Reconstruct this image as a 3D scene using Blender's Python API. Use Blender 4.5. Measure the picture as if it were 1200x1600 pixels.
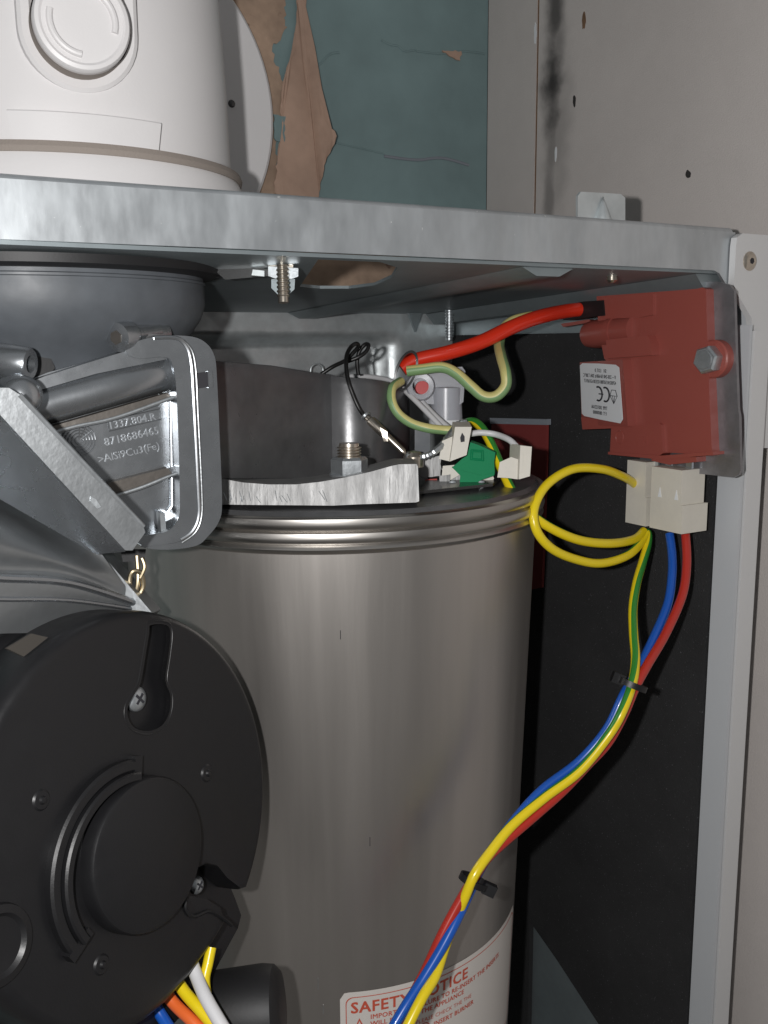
import bpy, bmesh, math, random
from mathutils import Vector, Matrix, noise
random.seed(7)
R_ = math.radians
for o in list(bpy.data.objects): bpy.data.objects.remove(o)
scene = bpy.context.scene
COL = scene.collection

# ------------------------------------------------------------------ camera
# world: X to the right along the boiler front, Y into the cupboard, Z up; the lens stands at EYE
EYE = Vector((0, 0, 1.5))
FPX = 1500.0
AX = Vector((2630, -286, FPX)).normalized()                       # boiler axes seen from the lens (x right, y down, z forward)
_d = Vector(((286*8500-FPX*FPX)/2630, 8500, FPX)).normalized()
_d = (_d - AX*_d.dot(AX)).normalized()
AZ = -_d
AY = AZ.cross(AX)
def w(c): return Vector((AX.dot(c), AY.dot(c), AZ.dot(c)))        # lens axes -> world axes
cam_d = bpy.data.cameras.new('camera'); cam = bpy.data.objects.new('camera', cam_d); COL.objects.link(cam)
cx, cy, cz = w(Vector((1,0,0))), w(Vector((0,-1,0))), w(Vector((0,0,-1)))
m = Matrix((cx, cy, cz)).transposed().to_4x4(); m.translation = EYE
cam.matrix_world = m
cam_d.sensor_fit = 'VERTICAL'; cam_d.sensor_height = 36; cam_d.lens = 36*FPX/1600
cam_d.clip_start = 0.01; cam_d.clip_end = 50
scene.camera = cam

# ------------------------------------------------------------------ light: dim room + the phone's flash next to the lens
world = bpy.data.worlds.new('World'); scene.world = world; world.use_nodes = True
bg = world.node_tree.nodes['Background']
bg.inputs[1].default_value = 0.19                                   # an unlit room: pale ceiling, darker floor
_n = world.node_tree.nodes; _l = world.node_tree.links
_tc = _n.new('ShaderNodeTexCoord'); _sx = _n.new('ShaderNodeSeparateXYZ'); _mr = _n.new('ShaderNodeMapRange'); _mx = _n.new('ShaderNodeMix'); _mx.data_type = 'RGBA'
_mr.inputs['From Min'].default_value = -0.7; _mr.inputs['From Max'].default_value = 0.8
_l.new(_tc.outputs['Generated'], _sx.inputs[0]); _l.new(_sx.outputs['Z'], _mr.inputs['Value']); _l.new(_mr.outputs['Result'], _mx.inputs['Factor'])
_mx.inputs['A'].default_value = (.50, .47, .44, 1); _mx.inputs['B'].default_value = (1.0, 1.04, 1.08, 1)
_l.new(_mx.outputs['Result'], bg.inputs[0])
fl = bpy.data.lights.new('phone_flash', 'POINT'); fl.energy = 4.3; fl.color = (1.0, 0.985, 0.975); fl.shadow_soft_size = 0.004
flo = bpy.data.objects.new('phone_flash', fl); COL.objects.link(flo)
flo.location = EYE + w(Vector((-0.030, -0.006, 0.0)))
scene.view_settings.view_transform = 'Standard'; scene.view_settings.look = 'None'
scene.view_settings.gamma = 1; scene.view_settings.exposure = 0; scene.view_settings.use_curve_mapping = False
scene.render.engine = 'CYCLES'

# ------------------------------------------------------------------ where things stand
def ray(u, v): return w(Vector(((u-600)/FPX, (v-800)/FPX, 1)))
def onY(u, v, y): r = ray(u, v); return EYE + r*(y/r.y)
def onX(u, v, x): r = ray(u, v); return EYE + r*(x/r.x)
def onZ(u, v, z): r = ray(u, v); return EYE + r*(z/r.z)
def dp(u, v, d): return EYE + ray(u, v)*d
def onP(u, v, p0, n): r = ray(u, v); return EYE + r*((p0-EYE).dot(n)/r.dot(n))
def V(x, y, z): return Vector((x, y, z+1.5))
FWD = ray(600, 800).normalized()

# ------------------------------------------------------------------ materials
def mat(name, col, rough=0.5, metal=0.0, bump=0.0, bscale=200, stretch=(1,1,1), var=0.0, vscale=30, rvar=0.0,
        trans=0.0, coat=0.0, aniso=0.0, spec=0.5, speck=None, vcol=None, alpha=1.0, sss=0.0):
    m = bpy.data.materials.new(name); m.use_nodes = True
    nt = m.node_tree; N = nt.nodes; L = nt.links; b = N['Principled BSDF']
    b.inputs['Base Color'].default_value = (*col, 1); b.inputs['Roughness'].default_value = rough
    b.inputs['Metallic'].default_value = metal; b.inputs['Transmission Weight'].default_value = trans
    b.inputs['Coat Weight'].default_value = coat; b.inputs['Anisotropic'].default_value = aniso
    b.inputs['Specular IOR Level'].default_value = spec; b.inputs['Alpha'].default_value = alpha
    tc = N.new('ShaderNodeTexCoord'); mp = N.new('ShaderNodeMapping'); mp.inputs['Scale'].default_value = stretch
    L.new(tc.outputs['Object'], mp.inputs['Vector'])
    def nz(scale, detail=4, src=None):
        n = N.new('ShaderNodeTexNoise'); n.inputs['Scale'].default_value = scale; n.inputs['Detail'].default_value = detail
        L.new((src or mp.outputs['Vector']), n.inputs['Vector']); return n
    def ramp(src, lo, hi, a=0.3, z=0.7):
        r = N.new('ShaderNodeMapRange'); r.inputs['From Min'].default_value = a; r.inputs['From Max'].default_value = z
        r.inputs['To Min'].default_value = lo; r.inputs['To Max'].default_value = hi
        L.new(src, r.inputs['Value']); return r.outputs['Result']
    cur = None
    if var > 0:
        n1 = nz(vscale); n2 = nz(vscale*6, 3)
        ad = N.new('ShaderNodeMath'); ad.operation = 'MULTIPLY_ADD'; ad.inputs[1].default_value = 0.35
        L.new(n2.outputs['Fac'], ad.inputs[0]); L.new(n1.outputs['Fac'], ad.inputs[2])
        f = ramp(ad.outputs[0], 0, 1, 0.45, 0.95)
        mx = N.new('ShaderNodeMix'); mx.data_type = 'RGBA'
        L.new(f, mx.inputs['Factor'])
        c2 = vcol if vcol else tuple(min(1, c*(1+var)) for c in col)
        mx.inputs['A'].default_value = (*[c*(1-var) for c in col], 1); mx.inputs['B'].default_value = (*c2, 1)
        cur = mx.outputs['Result']
    if speck:                                                       # small light or dark specks: (colour, scale, threshold)
        n3 = nz(speck[1], 2, tc.outputs['Object'])
        f = ramp(n3.outputs['Fac'], 0, 1, speck[2], speck[2]+0.05)
        mx = N.new('ShaderNodeMix'); mx.data_type = 'RGBA'; L.new(f, mx.inputs['Factor'])
        if cur: L.new(cur, mx.inputs['A'])
        else: mx.inputs['A'].default_value = (*col, 1)
        mx.inputs['B'].default_value = (*speck[0], 1); cur = mx.outputs['Result']
    if cur: L.new(cur, b.inputs['Base Color'])
    if rvar > 0:
        n = nz(vscale*2.3)
        L.new(ramp(n.outputs['Fac'], max(0.03, rough-rvar), min(1, rough+rvar)), b.inputs['Roughness'])
    if bump > 0:
        n = nz(bscale, 5); bp = N.new('ShaderNodeBump'); bp.inputs['Strength'].default_value = bump; bp.inputs['Distance'].default_value = 0.0006
        L.new(n.outputs['Fac'], bp.inputs['Height']); L.new(bp.outputs['Normal'], b.inputs['Normal'])
    return m
M = dict(
 white=mat('white_plastic', (.74,.725,.725), .42, bump=.05, bscale=900, var=.02, vscale=20),
 gasket=mat('grey_seal', (.30,.26,.23), .8, bump=.4, bscale=1500),
 galv=mat('galvanised_steel', (.60,.64,.65), .38, metal=.62, bump=.12, bscale=220, var=.16, vscale=55, rvar=.10),
 galv_rail=mat('galvanised_rail', (.50,.53,.55), .40, metal=.72, bump=.08, bscale=160, stretch=(1,1,.35), var=.15, vscale=60, rvar=.12, speck=((.8,.82,.82), 420, .72)),
 galv_dark=mat('galvanised_shaded', (.27,.31,.325), .46, metal=.6, bump=.06, bscale=200, var=.10, vscale=40),  # darker copy of the galvanised steel, shade inside the casing as colour
 cast=mat('cast_aluminium', (.40,.42,.44), .27, metal=.90, bump=.05, bscale=300, var=.05, vscale=60, rvar=.03),
 cast_rough=mat('cast_aluminium_rough', (.31,.325,.335), .38, metal=.8, bump=.12, bscale=600, var=.08, vscale=50, rvar=.04),
 cast_shade=mat('cast_aluminium_shaded', (.17,.155,.14), .42, metal=.75, bump=.10, bscale=700, var=.2, vscale=90),  # brown-dark copy of the casting, dark reflections and socket shade as colour
 steel=mat('brushed_stainless', (.46,.432,.405), .40, metal=.88, bump=.10, bscale=330, stretch=(1,1,.06), var=.09, vscale=30, rvar=.05),
 steel_ring=mat('brushed_stainless_ring', (.46,.44,.415), .36, metal=1, bump=.08, bscale=400, stretch=(.1,.1,1), var=.10, vscale=60, rvar=.06),
 milled=mat('milled_aluminium', (.27,.27,.268), .55, metal=.55, bump=.5, bscale=700, stretch=(1,1,.12), var=.10, vscale=140, rvar=.08),
 zinc=mat('zinc_screw', (.50,.53,.55), .38, metal=.85, bump=.1, bscale=800, var=.15, vscale=300),
 nickel=mat('nickel_steel', (.62,.56,.48), .28, metal=.95, var=.2, vscale=300),
 black=mat('black_plastic', (.009,.009,.010), .42, bump=.05, bscale=1600, rvar=.06, vscale=60, spec=.45),
 blackm=mat('matt_black_plastic', (.008,.008,.009), .55, bump=.05, bscale=900),
 duct=mat('dark_painted_casting', (.135,.136,.14), .34, metal=.5, bump=.06, bscale=420, var=.25, vscale=35, rvar=.08),
 adapter=mat('grey_rubber', (.085,.094,.105), .5, bump=.15, bscale=180, var=.25, vscale=28, rvar=.1),
 foam=mat('black_insulation', (.034,.034,.035), .95, bump=.9, bscale=1500, var=.15, vscale=25, speck=((.13,.13,.14), 1300, .69), spec=.15),
 frame=mat('painted_frame', (.60,.60,.60), .45, bump=.08, bscale=900),
 frame_shade=mat('painted_frame_shaded', (.50,.52,.54), .5, bump=.08, bscale=900),  # greyer copy of the frame paint, shade of the side faces as colour
 board=mat('beige_board', (.54,.50,.475), .75, bump=.35, bscale=1700, var=.05, vscale=16),
 greenwall=mat('old_green_paint', (.185,.265,.27), .6, bump=.6, bscale=60, var=.22, vscale=9, rvar=.1),
 paper=mat('torn_backing_paper', (.36,.255,.185), .9, bump=.9, bscale=160, var=.28, vscale=40, speck=((.16,.10,.07), 110, .68)),
 paper2=mat('torn_pink_paper', (.42,.285,.215), .85, bump=.6, bscale=90, var=.18, vscale=26),
 brown=mat('raw_chipboard_edge', (.18,.105,.06), .9, bump=.5, bscale=800, var=.3, vscale=200),
 hole_dark=mat('hole_dark', (.03,.028,.027), .9),  # flat dark discs on the board, shade of small holes as colour
 redcase=mat('red_brown_plastic', (.285,.070,.055), .38, bump=.10, bscale=1400, rvar=.05),
 redplate=mat('red_brown_plate', (.19,.03,.028), .6, bump=.1, bscale=900),
 cream=mat('cream_nylon', (.62,.59,.52), .45, bump=.05, bscale=900, var=.04, vscale=100),
 green=mat('green_plug', (.0,.20,.075), .62, spec=.25, bump=.1, bscale=900),
 yellow=mat('yellow_insulation', (.78,.60,.012), .28, coat=.2), ygreen=mat('green_stripe', (.03,.22,.03), .28, coat=.2),
 yellow_glare=mat('glare_yellow_insulation', (.62,.56,.22), .45), green_glare=mat('glare_green_stripe', (.20,.34,.15), .45),  # paled earth wire colours, glare on the insulation put into them
 redw=mat('red_insulation', (.42,.026,.016), .28, coat=.25), blue=mat('blue_insulation', (.008,.085,.42), .28, coat=.2),
 redht=mat('red_silicone', (.66,.032,.012), .22, coat=.3), orange=mat('orange_insulation', (.75,.14,.03), .35),
 whitew=mat('white_insulation', (.62,.62,.63), .4), blackw=mat('black_insulation_wire', (.01,.01,.01), .4),
 label=mat('white_label', (.72,.74,.76), .5), ink=mat('black_print', (.02,.02,.025), .7), redink=mat('red_print', (.55,.09,.05), .6),
 cream_label=mat('notice_label_paper', (.66,.62,.58), .5, bump=.04, bscale=500),
 clear=mat('translucent_plastic', (.78,.80,.86), .30, trans=.62, spec=.5, alpha=1),
 clip=mat('dark_steel_clip', (.10,.10,.10), .25, metal=.8), brass=mat('brass_wire', (.36,.30,.20), .35, metal=.9),
 redseal=mat('red_seal', (.40,.03,.02), .6), bracket=mat('dull_zinc_bracket', (.27,.265,.28), .42, metal=.7, bump=.15, bscale=300, var=.15, vscale=90, rvar=.1), tape=mat('grey_tape', (.22,.24,.27), .6), pinkred=mat('red_tip', (.45,.02,.02), .4),
 patch=mat('faded_print', (.045,.040,.034), .7), letter=mat('raised_letter_tone', (.36,.38,.40), .45, metal=.8), stain=None)  # letter: a tone of its own in place of shading on letter edges

# ------------------------------------------------------------------ helpers
def obj(name, bm, material, parent=None, smooth=35, bevel=0):
    if bevel:
        es = [e for e in bm.edges if len(e.link_faces) == 2 and e.calc_face_angle(0) > R_(30)]
        bmesh.ops.bevel(bm, geom=es, offset=bevel, segments=2, profile=.6, affect='EDGES', clamp_overlap=True)
    bmesh.ops.recalc_face_normals(bm, faces=bm.faces)
    me = bpy.data.meshes.new(name); 
    o = bpy.data.objects.new(name, me); COL.objects.link(o)
    if parent:
        bm.transform(Matrix.Translation(-root_loc(parent))); o.parent = parent
        if parent.type == 'MESH': pass
    else:
        c = sum((v.co for v in bm.verts), Vector())/max(1, len(bm.verts))
        zb = min(v.co.z for v in bm.verts); c.z = zb
        bm.transform(Matrix.Translation(-c)); o.location = c
    bm.to_mesh(me); bm.free()
    for mm in (material if isinstance(material, (list, tuple)) else [material]): me.materials.append(mm)
    me.polygons.foreach_set('use_smooth', [True]*len(me.polygons))
    me.set_sharp_from_angle(angle=R_(smooth))
    return o
def root_loc(p):
    l = Vector(p.location)
    while p.parent: p = p.parent; l += p.location
    return l
def tag(o, label, cat, group=None):
    o['label'] = label; o['category'] = cat
    if group: o['group'] = group
    return o
def thing(name, label, cat, loc, group=None):
    o = bpy.data.objects.new(name, None); COL.objects.link(o); o.location = loc; o.empty_display_size = .01
    return tag(o, label, cat, group)
def struct(o): o['kind'] = 'structure'; return o

def add_prism(bm, front, back):
    f = [bm.verts.new(p) for p in front]; b = [bm.verts.new(p) for p in back]
    n = len(f); bm.faces.new(f); bm.faces.new(list(reversed(b)))
    for i in range(n): bm.faces.new((f[i], b[i], b[(i+1) % n], f[(i+1) % n]))
    return bm
def prism(front, vec):
    if not isinstance(vec, Vector): vec = Vector(vec)
    return add_prism(bmesh.new(), front, [p+vec for p in front])
def ppx(px, d, dd, shift=(0, 0)):                                   # solid from an outline at distance d, its back dd farther
    return add_prism(bmesh.new(), [dp(u, v, d) for u, v in px], [dp(u+shift[0], v+shift[1], d+dd) for u, v in px])
def box(c, a, b, d, sa, sb, sd, bm=None):                           # centre, three axes, three half sizes
    bm = bm or bmesh.new(); c = Vector(c)
    f = [c+a*sa*i+b*sb*j-d*sd for i, j in ((-1,-1),(1,-1),(1,1),(-1,1))]
    return add_prism(bm, f, [p+d*2*sd for p in f])
EX, EYV, EZ = Vector((1,0,0)), Vector((0,1,0)), Vector((0,0,1))
def abox(x0, x1, y0, y1, z0, z1, bm=None):
    return box(V((x0+x1)/2, (y0+y1)/2, (z0+z1)/2), EX, EZ, EYV, (x1-x0)/2, (z1-z0)/2, (y1-y0)/2, bm)
def spline(pts, k=8):
    out = []
    n = len(pts)
    for i in range(n-1):
        p0 = pts[max(0, i-1)]; p1 = pts[i]; p2 = pts[i+1]; p3 = pts[min(n-1, i+2)]
        for j in range(k):
            t = j/k; t2, t3 = t*t, t*t*t
            out.append(.5*((2*p1)+(p2-p0)*t+(2*p0-5*p1+4*p2-p3)*t2+(3*p1-p0-3*p2+p3)*t3))
    out.append(pts[-1].copy()); return out
def add_tube(bm, path, r, sides=12, caps=True, twist=0.0, stripe=0, flat=None, phase=0.0):
    n = len(path); rings = []; up = None
    for i, p in enumerate(path):
        t = (path[min(n-1, i+1)]-path[max(0, i-1)]).normalized()
        if up is None:
            up = t.orthogonal().normalized()
            if flat: up = (flat-t*flat.dot(t)).normalized()
        up = (up-t*up.dot(t)).normalized(); sd = t.cross(up)
        rr = r[i] if isinstance(r, (list, tuple)) else r
        ring = []
        for k in range(sides):
            a = 2*math.pi*k/sides+twist*i/max(1, n-1)+phase
            ring.append(bm.verts.new(p+(up*math.cos(a)+sd*math.sin(a))*rr))
        rings.append(ring)
    for i in range(n-1):
        for k in range(sides):
            f = bm.faces.new((rings[i][k], rings[i][(k+1) % sides], rings[i+1][(k+1) % sides], rings[i+1][k]))
            if stripe and k < stripe: f.material_index = 1
    if caps:
        bm.faces.new(list(reversed(rings[0]))); bm.faces.new(rings[-1])
    return bm
def tube(pts, r, k=8, **kw): return add_tube(bmesh.new(), spline(pts, k) if k > 1 else pts, r, **kw)
def lathe(profile, c, axis, ref=None, seg=48, a0=0, a1=2*math.pi, bm=None, caps=False):   # profile of (radius, height along axis)
    bm = bm or bmesh.new(); axis = axis.normalized(); u = (ref or axis.orthogonal()); u = (u-axis*u.dot(axis)).normalized(); v = axis.cross(u)
    full = abs(a1-a0-2*math.pi) < 1e-6; n = seg if full else seg+1; rings = []
    for r, h in profile:
        if r < 1e-7: rings.append([bm.verts.new(c+axis*h)]); continue
        rings.append([bm.verts.new(c+axis*h+(u*math.cos(a0+(a1-a0)*i/seg)+v*math.sin(a0+(a1-a0)*i/seg))*r) for i in range(n)])
    for A, B in zip(rings, rings[1:]):
        for i in range(seg):
            j = (i+1) % n
            if len(A) == 1 and len(B) == 1: continue
            if len(A) == 1: bm.faces.new((A[0], B[j], B[i]))
            elif len(B) == 1: bm.faces.new((A[i], A[j], B[0]))
            else: bm.faces.new((A[i], A[j], B[j], B[i]))
    if caps and not full:
        for i in (0, -1): bm.faces.new([r[i] if len(r) > 1 else r[0] for r in rings])
    return bm
def loft(lines, k=1):
    bm = bmesh.new(); rows = [[bm.verts.new(p) for p in l] for l in lines]
    for A, B in zip(rows, rows[1:]):
        for i in range(len(A)-1): bm.faces.new((A[i], A[i+1], B[i+1], B[i]))
    return bm
def text_bm(s, size, place, depth=0.0, font_space=1.0, align='LEFT'):
    cu = bpy.data.curves.new('t', 'FONT'); cu.body = s; cu.size = size; cu.align_x = align; cu.extrude = 0; cu.resolution_u = 2; cu.space_character = font_space
    o = bpy.data.objects.new('t', cu); COL.objects.link(o)
    dg = bpy.context.evaluated_depsgraph_get(); me = bpy.data.meshes.new_from_object(o.evaluated_get(dg))
    bm = bmesh.new(); bm.from_mesh(me)
    bpy.data.objects.remove(o); bpy.data.curves.remove(cu); bpy.data.meshes.remove(me)
    if depth:
        r = bmesh.ops.extrude_face_region(bm, geom=bm.faces[:])
        for g in r['geom']:
            if isinstance(g, bmesh.types.BMVert): g.co.z += depth
    for v in bm.verts: v.co = place(v.co.x, v.co.y, v.co.z)
    return bm
def merge(bm, other):
    me = bpy.data.meshes.new('x'); other.to_mesh(me); other.free(); bm.from_mesh(me); bpy.data.meshes.remove(me); return bm
def boolean(o, cutter):
    md = o.modifiers.new('b', 'BOOLEAN'); md.operation = 'DIFFERENCE'; md.object = cutter; md.solver = 'EXACT'
    dg = bpy.context.evaluated_depsgraph_get(); me = bpy.data.meshes.new_from_object(o.evaluated_get(dg))
    o.modifiers.remove(md); old = o.data; o.data = me; bpy.data.meshes.remove(old)
    bpy.data.objects.remove(cutter)
    me.polygons.foreach_set('use_smooth', [True]*len(me.polygons)); me.set_sharp_from_angle(angle=R_(35))
def ragged(px, step=7, amp=3.0, seed=1):
    rnd = random.Random(seed); out = []
    for i in range(len(px)):
        a = Vector(px[i]); b = Vector(px[(i+1) % len(px)]); n = max(1, int((b-a).length/step))
        for k in range(n):
            p = a.lerp(b, k/n); out.append((p.x+rnd.uniform(-amp, amp), p.y+rnd.uniform(-amp, amp)))
    return out
def screw_head(c, n, r, h, material, parent, name='screw', recess='cross'):
    n = n.normalized()
    o = obj(name, lathe([(0, h*1.0), (r*.45, h*.96), (r*.8, h*.72), (r, h*.25), (r, -h*.4)], c, n, seg=28), material, parent)
    a = n.orthogonal().normalized(); b = n.cross(a)
    if recess == 'cross':
        bm = box(c+n*h*.93, a, b, n, r*.5, r*.11, h*.12); box(c+n*h*.93, b, a, n, r*.5, r*.11, h*.13, bm)
        obj('recess', bm, M['ink'], o)  # black cross set on the head, shade of the recess as colour
    elif recess == 'hex':
        obj('recess', lathe([(0, h*1.02), (r*.34, h*1.02), (r*.34, h*.6)], c, n, seg=6), M['ink'], o)  # black hex set on the head, its recess shade as colour
    return o
def hexnut(c, n, r, h, bm=None):
    n = n.normalized(); return lathe([(0, 0), (r*.98, 0), (r, h*.1), (r, h*.85), (r*.86, h), (0, h)], c, n, seg=6, bm=bm)
def threads(c, n, r, l, pitch):
    prof = [(0, 0)]; k = int(l/pitch)
    for i in range(k): prof += [(r, pitch*(i+.1)), (r, pitch*(i+.35)), (r*.82, pitch*(i+.6)), (r*.82, pitch*(i+.9))]
    prof += [(r*.8, l), (0, l)]
    return lathe(prof, c, n, seg=20)

def smooth2(px, k=4):
    n = len(px); out = []
    for i in range(n):
        a, b, c, d = [Vector(px[(i+j) % n]) for j in (-1, 0, 1, 2)]
        for q_ in range(k):
            t = q_/k; p = .5*((2*b)+(c-a)*t+(2*a-5*b+4*c-d)*t*t+(3*b-a-3*c+d)*t**3); out.append((p.x, p.y))
    return out

# ================================================================== SETTING
WY, BX = .503, .366
# --- wall with old green paint, torn paper and cracks
wall = struct(obj('wall', abox(-.35, BX, WY, WY+.05, -.75, .55), M['greenwall']))
wall['label'] = 'old green painted wall with torn paper behind the boiler'
def onwall(px, off=0.0): return [onY(u, v, WY-off) for u, v in px]
pA = ragged([(318,-60),(440,-60),(447,45),(425,75),(441,130),(442,170),(431,215),(432,260),(440,300),(450,340),(350,345),(300,200)], 6, 3.2, 3)
obj('paper_remnant', prism(onwall(pA, .0008), (0, .0007, 0)), M['paper'], wall)
pA2 = ragged([(455,372),(640,372),(640,470),(430,470)], 8, 3, 5)
obj('paper_remnant', prism(onwall(pA2, .0008), (0, .0007, 0)), M['paper'], wall)
pB = [(466,-40),(479,-40),(475,60),(487,95),(491,130),(500,180),(523,212),(515,240),(503,265),(495,320),(450,325),(428,300),(431,262),(441,195),(438,150),(447,112),(458,80),(463,40)]
bm = bmesh.new()
q = ragged(pB, 6, 2.0, 9)
cu_ = sum(p[0] for p in q)/len(q); cv_ = sum(p[1] for p in q)/len(q)
vs = [bm.verts.new(onY(u, v, WY-.0015-.010*max(0, min(1, (u-468)/50))*max(0, 1-abs(v-215)/90))) for u, v in q]
f = bm.faces.new(vs); bmesh.ops.triangulate(bm, faces=[f]); bmesh.ops.subdivide_edges(bm, edges=bm.edges[:], cuts=2, use_grid_fill=True)
for v in bm.verts: v.co.y -= .0050*abs(noise.noise(v.co*48))
_r = bmesh.ops.extrude_face_region(bm, geom=bm.faces[:])
for g in _r['geom']:
    if isinstance(g, bmesh.types.BMVert): g.co.y += .0004
obj('peeling_paper', bm, M['paper2'], wall)
for i, px in enumerate([[(690,78),(722,80),(718,95),(708,90)], [(428,178),(446,182),(444,225),(430,220)]]):
    obj('paint_flake', prism(onwall(ragged(px, 5, 1.5, 20+i), .0012 if i == 0 else .0022), (0, .001, 0)), M['paper2' if i == 0 else 'greenwall'], wall)
for px, r in [([(596,63),(610,70),(622,72),(632,80),(650,78)], .0006), ([(480,110),(500,100),(515,85),(530,82)], .0007), ([(600,244),(650,250),(690,247),(732,258)], .0009), ([(650,80),(690,84),(720,80),(757,84)], .0006), ([(520,222),(600,240)], .0005)]:
    obj('crack_ridge', tube([onY(u, v, WY) for u, v in px], r, 6, sides=6), M['greenwall'] if r < .0009 else M['tape'], wall)
# --- the cupboard's side board, with a joint and chips
side = struct(obj('side_wall', abox(BX+.012, BX+.03, .03, WY+.05, -.75, .55), M['brown']))
side['label'] = 'beige board side of the cupboard with a brown joint'
def stainmat():
    m = mat('beige_board_sooty', (.54,.50,.475), .75, bump=.35, bscale=1700, var=.05, vscale=16)
    nt = m.node_tree; N = nt.nodes; L = nt.links; b = N['Principled BSDF']; src = b.inputs['Base Color'].links[0].from_socket
    tc = N.new('ShaderNodeTexCoord'); last = None
    nzz = N.new('ShaderNodeTexNoise'); nzz.inputs['Scale'].default_value = 70; nzz.inputs['Detail'].default_value = 5
    L.new(tc.outputs['Object'], nzz.inputs['Vector'])
    spots = [(863,130,.010,.034,.97), (868,15,.008,.026,.85), (872,70,.007,.03,.55), (862,235,.006,.03,.5), (858,310,.005,.022,.55), (870,190,.012,.05,.35)]
    for u, v, ry, rz, s in spots:
        p = onX(u, v, BX)-STO
        mp = N.new('ShaderNodeMapping'); mp.vector_type = 'TEXTURE'
        mp.inputs['Location'].default_value = p; mp.inputs['Scale'].default_value = (1, ry, rz)
        L.new(tc.outputs['Object'], mp.inputs['Vector'])
        ln = N.new('ShaderNodeVectorMath'); ln.operation = 'LENGTH'
        L.new(mp.outputs['Vector'], ln.inputs[0])
        ad = N.new('ShaderNodeMath'); ad.operation = 'MULTIPLY_ADD'; ad.inputs[1].default_value = 1.3
        L.new(nzz.outputs['Fac'], ad.inputs[0]); L.new(ln.outputs['Value'], ad.inputs[2])
        mr = N.new('ShaderNodeMapRange'); mr.interpolation_type = 'SMOOTHSTEP'
        mr.inputs['From Min'].default_value = .75; mr.inputs['From Max'].default_value = 2.1; mr.inputs['To Min'].default_value = s; mr.inputs['To Max'].default_value = 0
        L.new(ad.outputs[0], mr.inputs['Value'])
        if last is None: last = mr.outputs['Result']
        else:
            mxx = N.new('ShaderNodeMath'); mxx.operation = 'MAXIMUM'; L.new(last, mxx.inputs[0]); L.new(mr.outputs['Result'], mxx.inputs[1]); last = mxx.outputs[0]
    mx = N.new('ShaderNodeMix'); mx.data_type = 'RGBA'; L.new(last, mx.inputs['Factor']); L.new(src, mx.inputs['A']); mx.inputs['B'].default_value = (.03,.028,.027,1)
    L.new(mx.outputs['Result'], b.inputs['Base Color']); return m
STO = Vector(side.location)
M['stain'] = stainmat()
yj = onX(838, 160, BX).y-1e-9
obj('board', abox(BX, BX+.012, yj+.0011, WY-.0005, -.75, .55), M['board'], side, bevel=.0006)
obj('joint_filler', abox(BX+.0008, BX+.011, yj-.0012, yj+.0012, -.75, .55), M['brown'], side)
obj('board', abox(BX, BX+.012, .03, yj-.0011, -.75, .55), M['stain'], side, bevel=.0006)
for u, v, a, b_, mm in [(897,157,.0012,.003,'hole_dark'), (1075,272,.0016,.0017,'hole_dark'), (912,33,.0014,.0042,'brown'), (836,52,.0009,.006,'label'), (868,240,.0008,.004,'label')]:
    p = onX(u, v, BX-.0003); k = 14; rr = random.Random(u)
    ptsC = [p+Vector((0, a*math.cos(t)*rr.uniform(.8,1.2), b_*math.sin(t)*rr.uniform(.8,1.2)+.4*a*math.cos(t))) for t in [2*math.pi*i/k for i in range(k)]]
    obj('chip', prism(ptsC, (.0006, 0, 0)), M[mm], side)

# ================================================================== BOILER CASING
FY = .28
cas = thing('boiler_casing', 'galvanised steel boiler casing with painted side frame and black insulation', 'boiler casing', V(.2, .38, -.45))
zt0, zt1, YB = .0268, .0165, .490
# front rail with gusset at its right end
railpx = [(-60,274),(0,278),(300,299.5),(600,321.5),(900,343.5),(1149,363),(1149,441),(1164,474),(1160,480),(1150,470),(1124,427),(1116,422.5),(900,412),(600,398.5),(300,385.5),(0,373.5),(-60,371)]
rail = [onY(u, v, FY) for u, v in railpx]
bm = prism(rail, (0, .0014, 0))
obj('top_rail', bm, M['galv_rail'], cas, bevel=.0005)
bm = bmesh.new()                                                     # rounded fold at the rail's top, going back as a flange
zr = (rail[1].z+rail[5].z)/2-1.5
prof = [(FY+.0002, zr-.0012), (FY+.0006, zr+.0005), (FY+.0016, zr+.0015), (FY+.003, zr+.0018), (FY+.03, zr+.0018), (FY+.03, zr+.0006), (FY+.003, zr+.0002), (FY+.0014, zr-.0012)]
add_prism(bm, [V(.0, y, z) for y, z in prof], [V(.3285, y, z) for y, z in prof])
obj('rail_fold', bm, M['galv_rail'], cas)
# top panel with a cut-out; sloping a little to the back
def ztop(y): return zt0+(zt1-zt0)*(y-FY)/(YB-FY)
def ontop(u, v):
    r = ray(u, v); y = .35
    for _ in range(30): y = .5*y+.5*(ztop(y)/r.z*r.y)
    return V(r.x*y/r.y, y, ztop(y))
outer = [V(-.02, FY+.0016, ztop(FY)), V(.333, FY+.0016, ztop(FY)), V(.333, YB, ztop(YB)), V(-.02, YB, ztop(YB))]
hole = [ontop(u, v) for u, v in [(468,448),(500,451),(545,451),(585,446),(612,434),(621,418),(614,404),(560,398),(523,398)]]
hole = [V(p.x, min(max(p.y, FY+.006), .47), 0)+Vector((0,0,ztop(min(max(p.y, FY+.006), .47)))) for p in hole]
bm = bmesh.new(); es = []
for loop in (outer, hole):
    vv = [bm.verts.new(p) for p in loop]; es += [bm.edges.new((vv[i], vv[(i+1) % len(vv)])) for i in range(len(vv))]
bmesh.ops.triangle_fill(bm, edges=es, use_beauty=True)
bmesh.ops.solidify(bm, geom=bm.faces[:], thickness=.0012)
obj('top_panel', bm, M['galv_dark'], cas)
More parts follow.
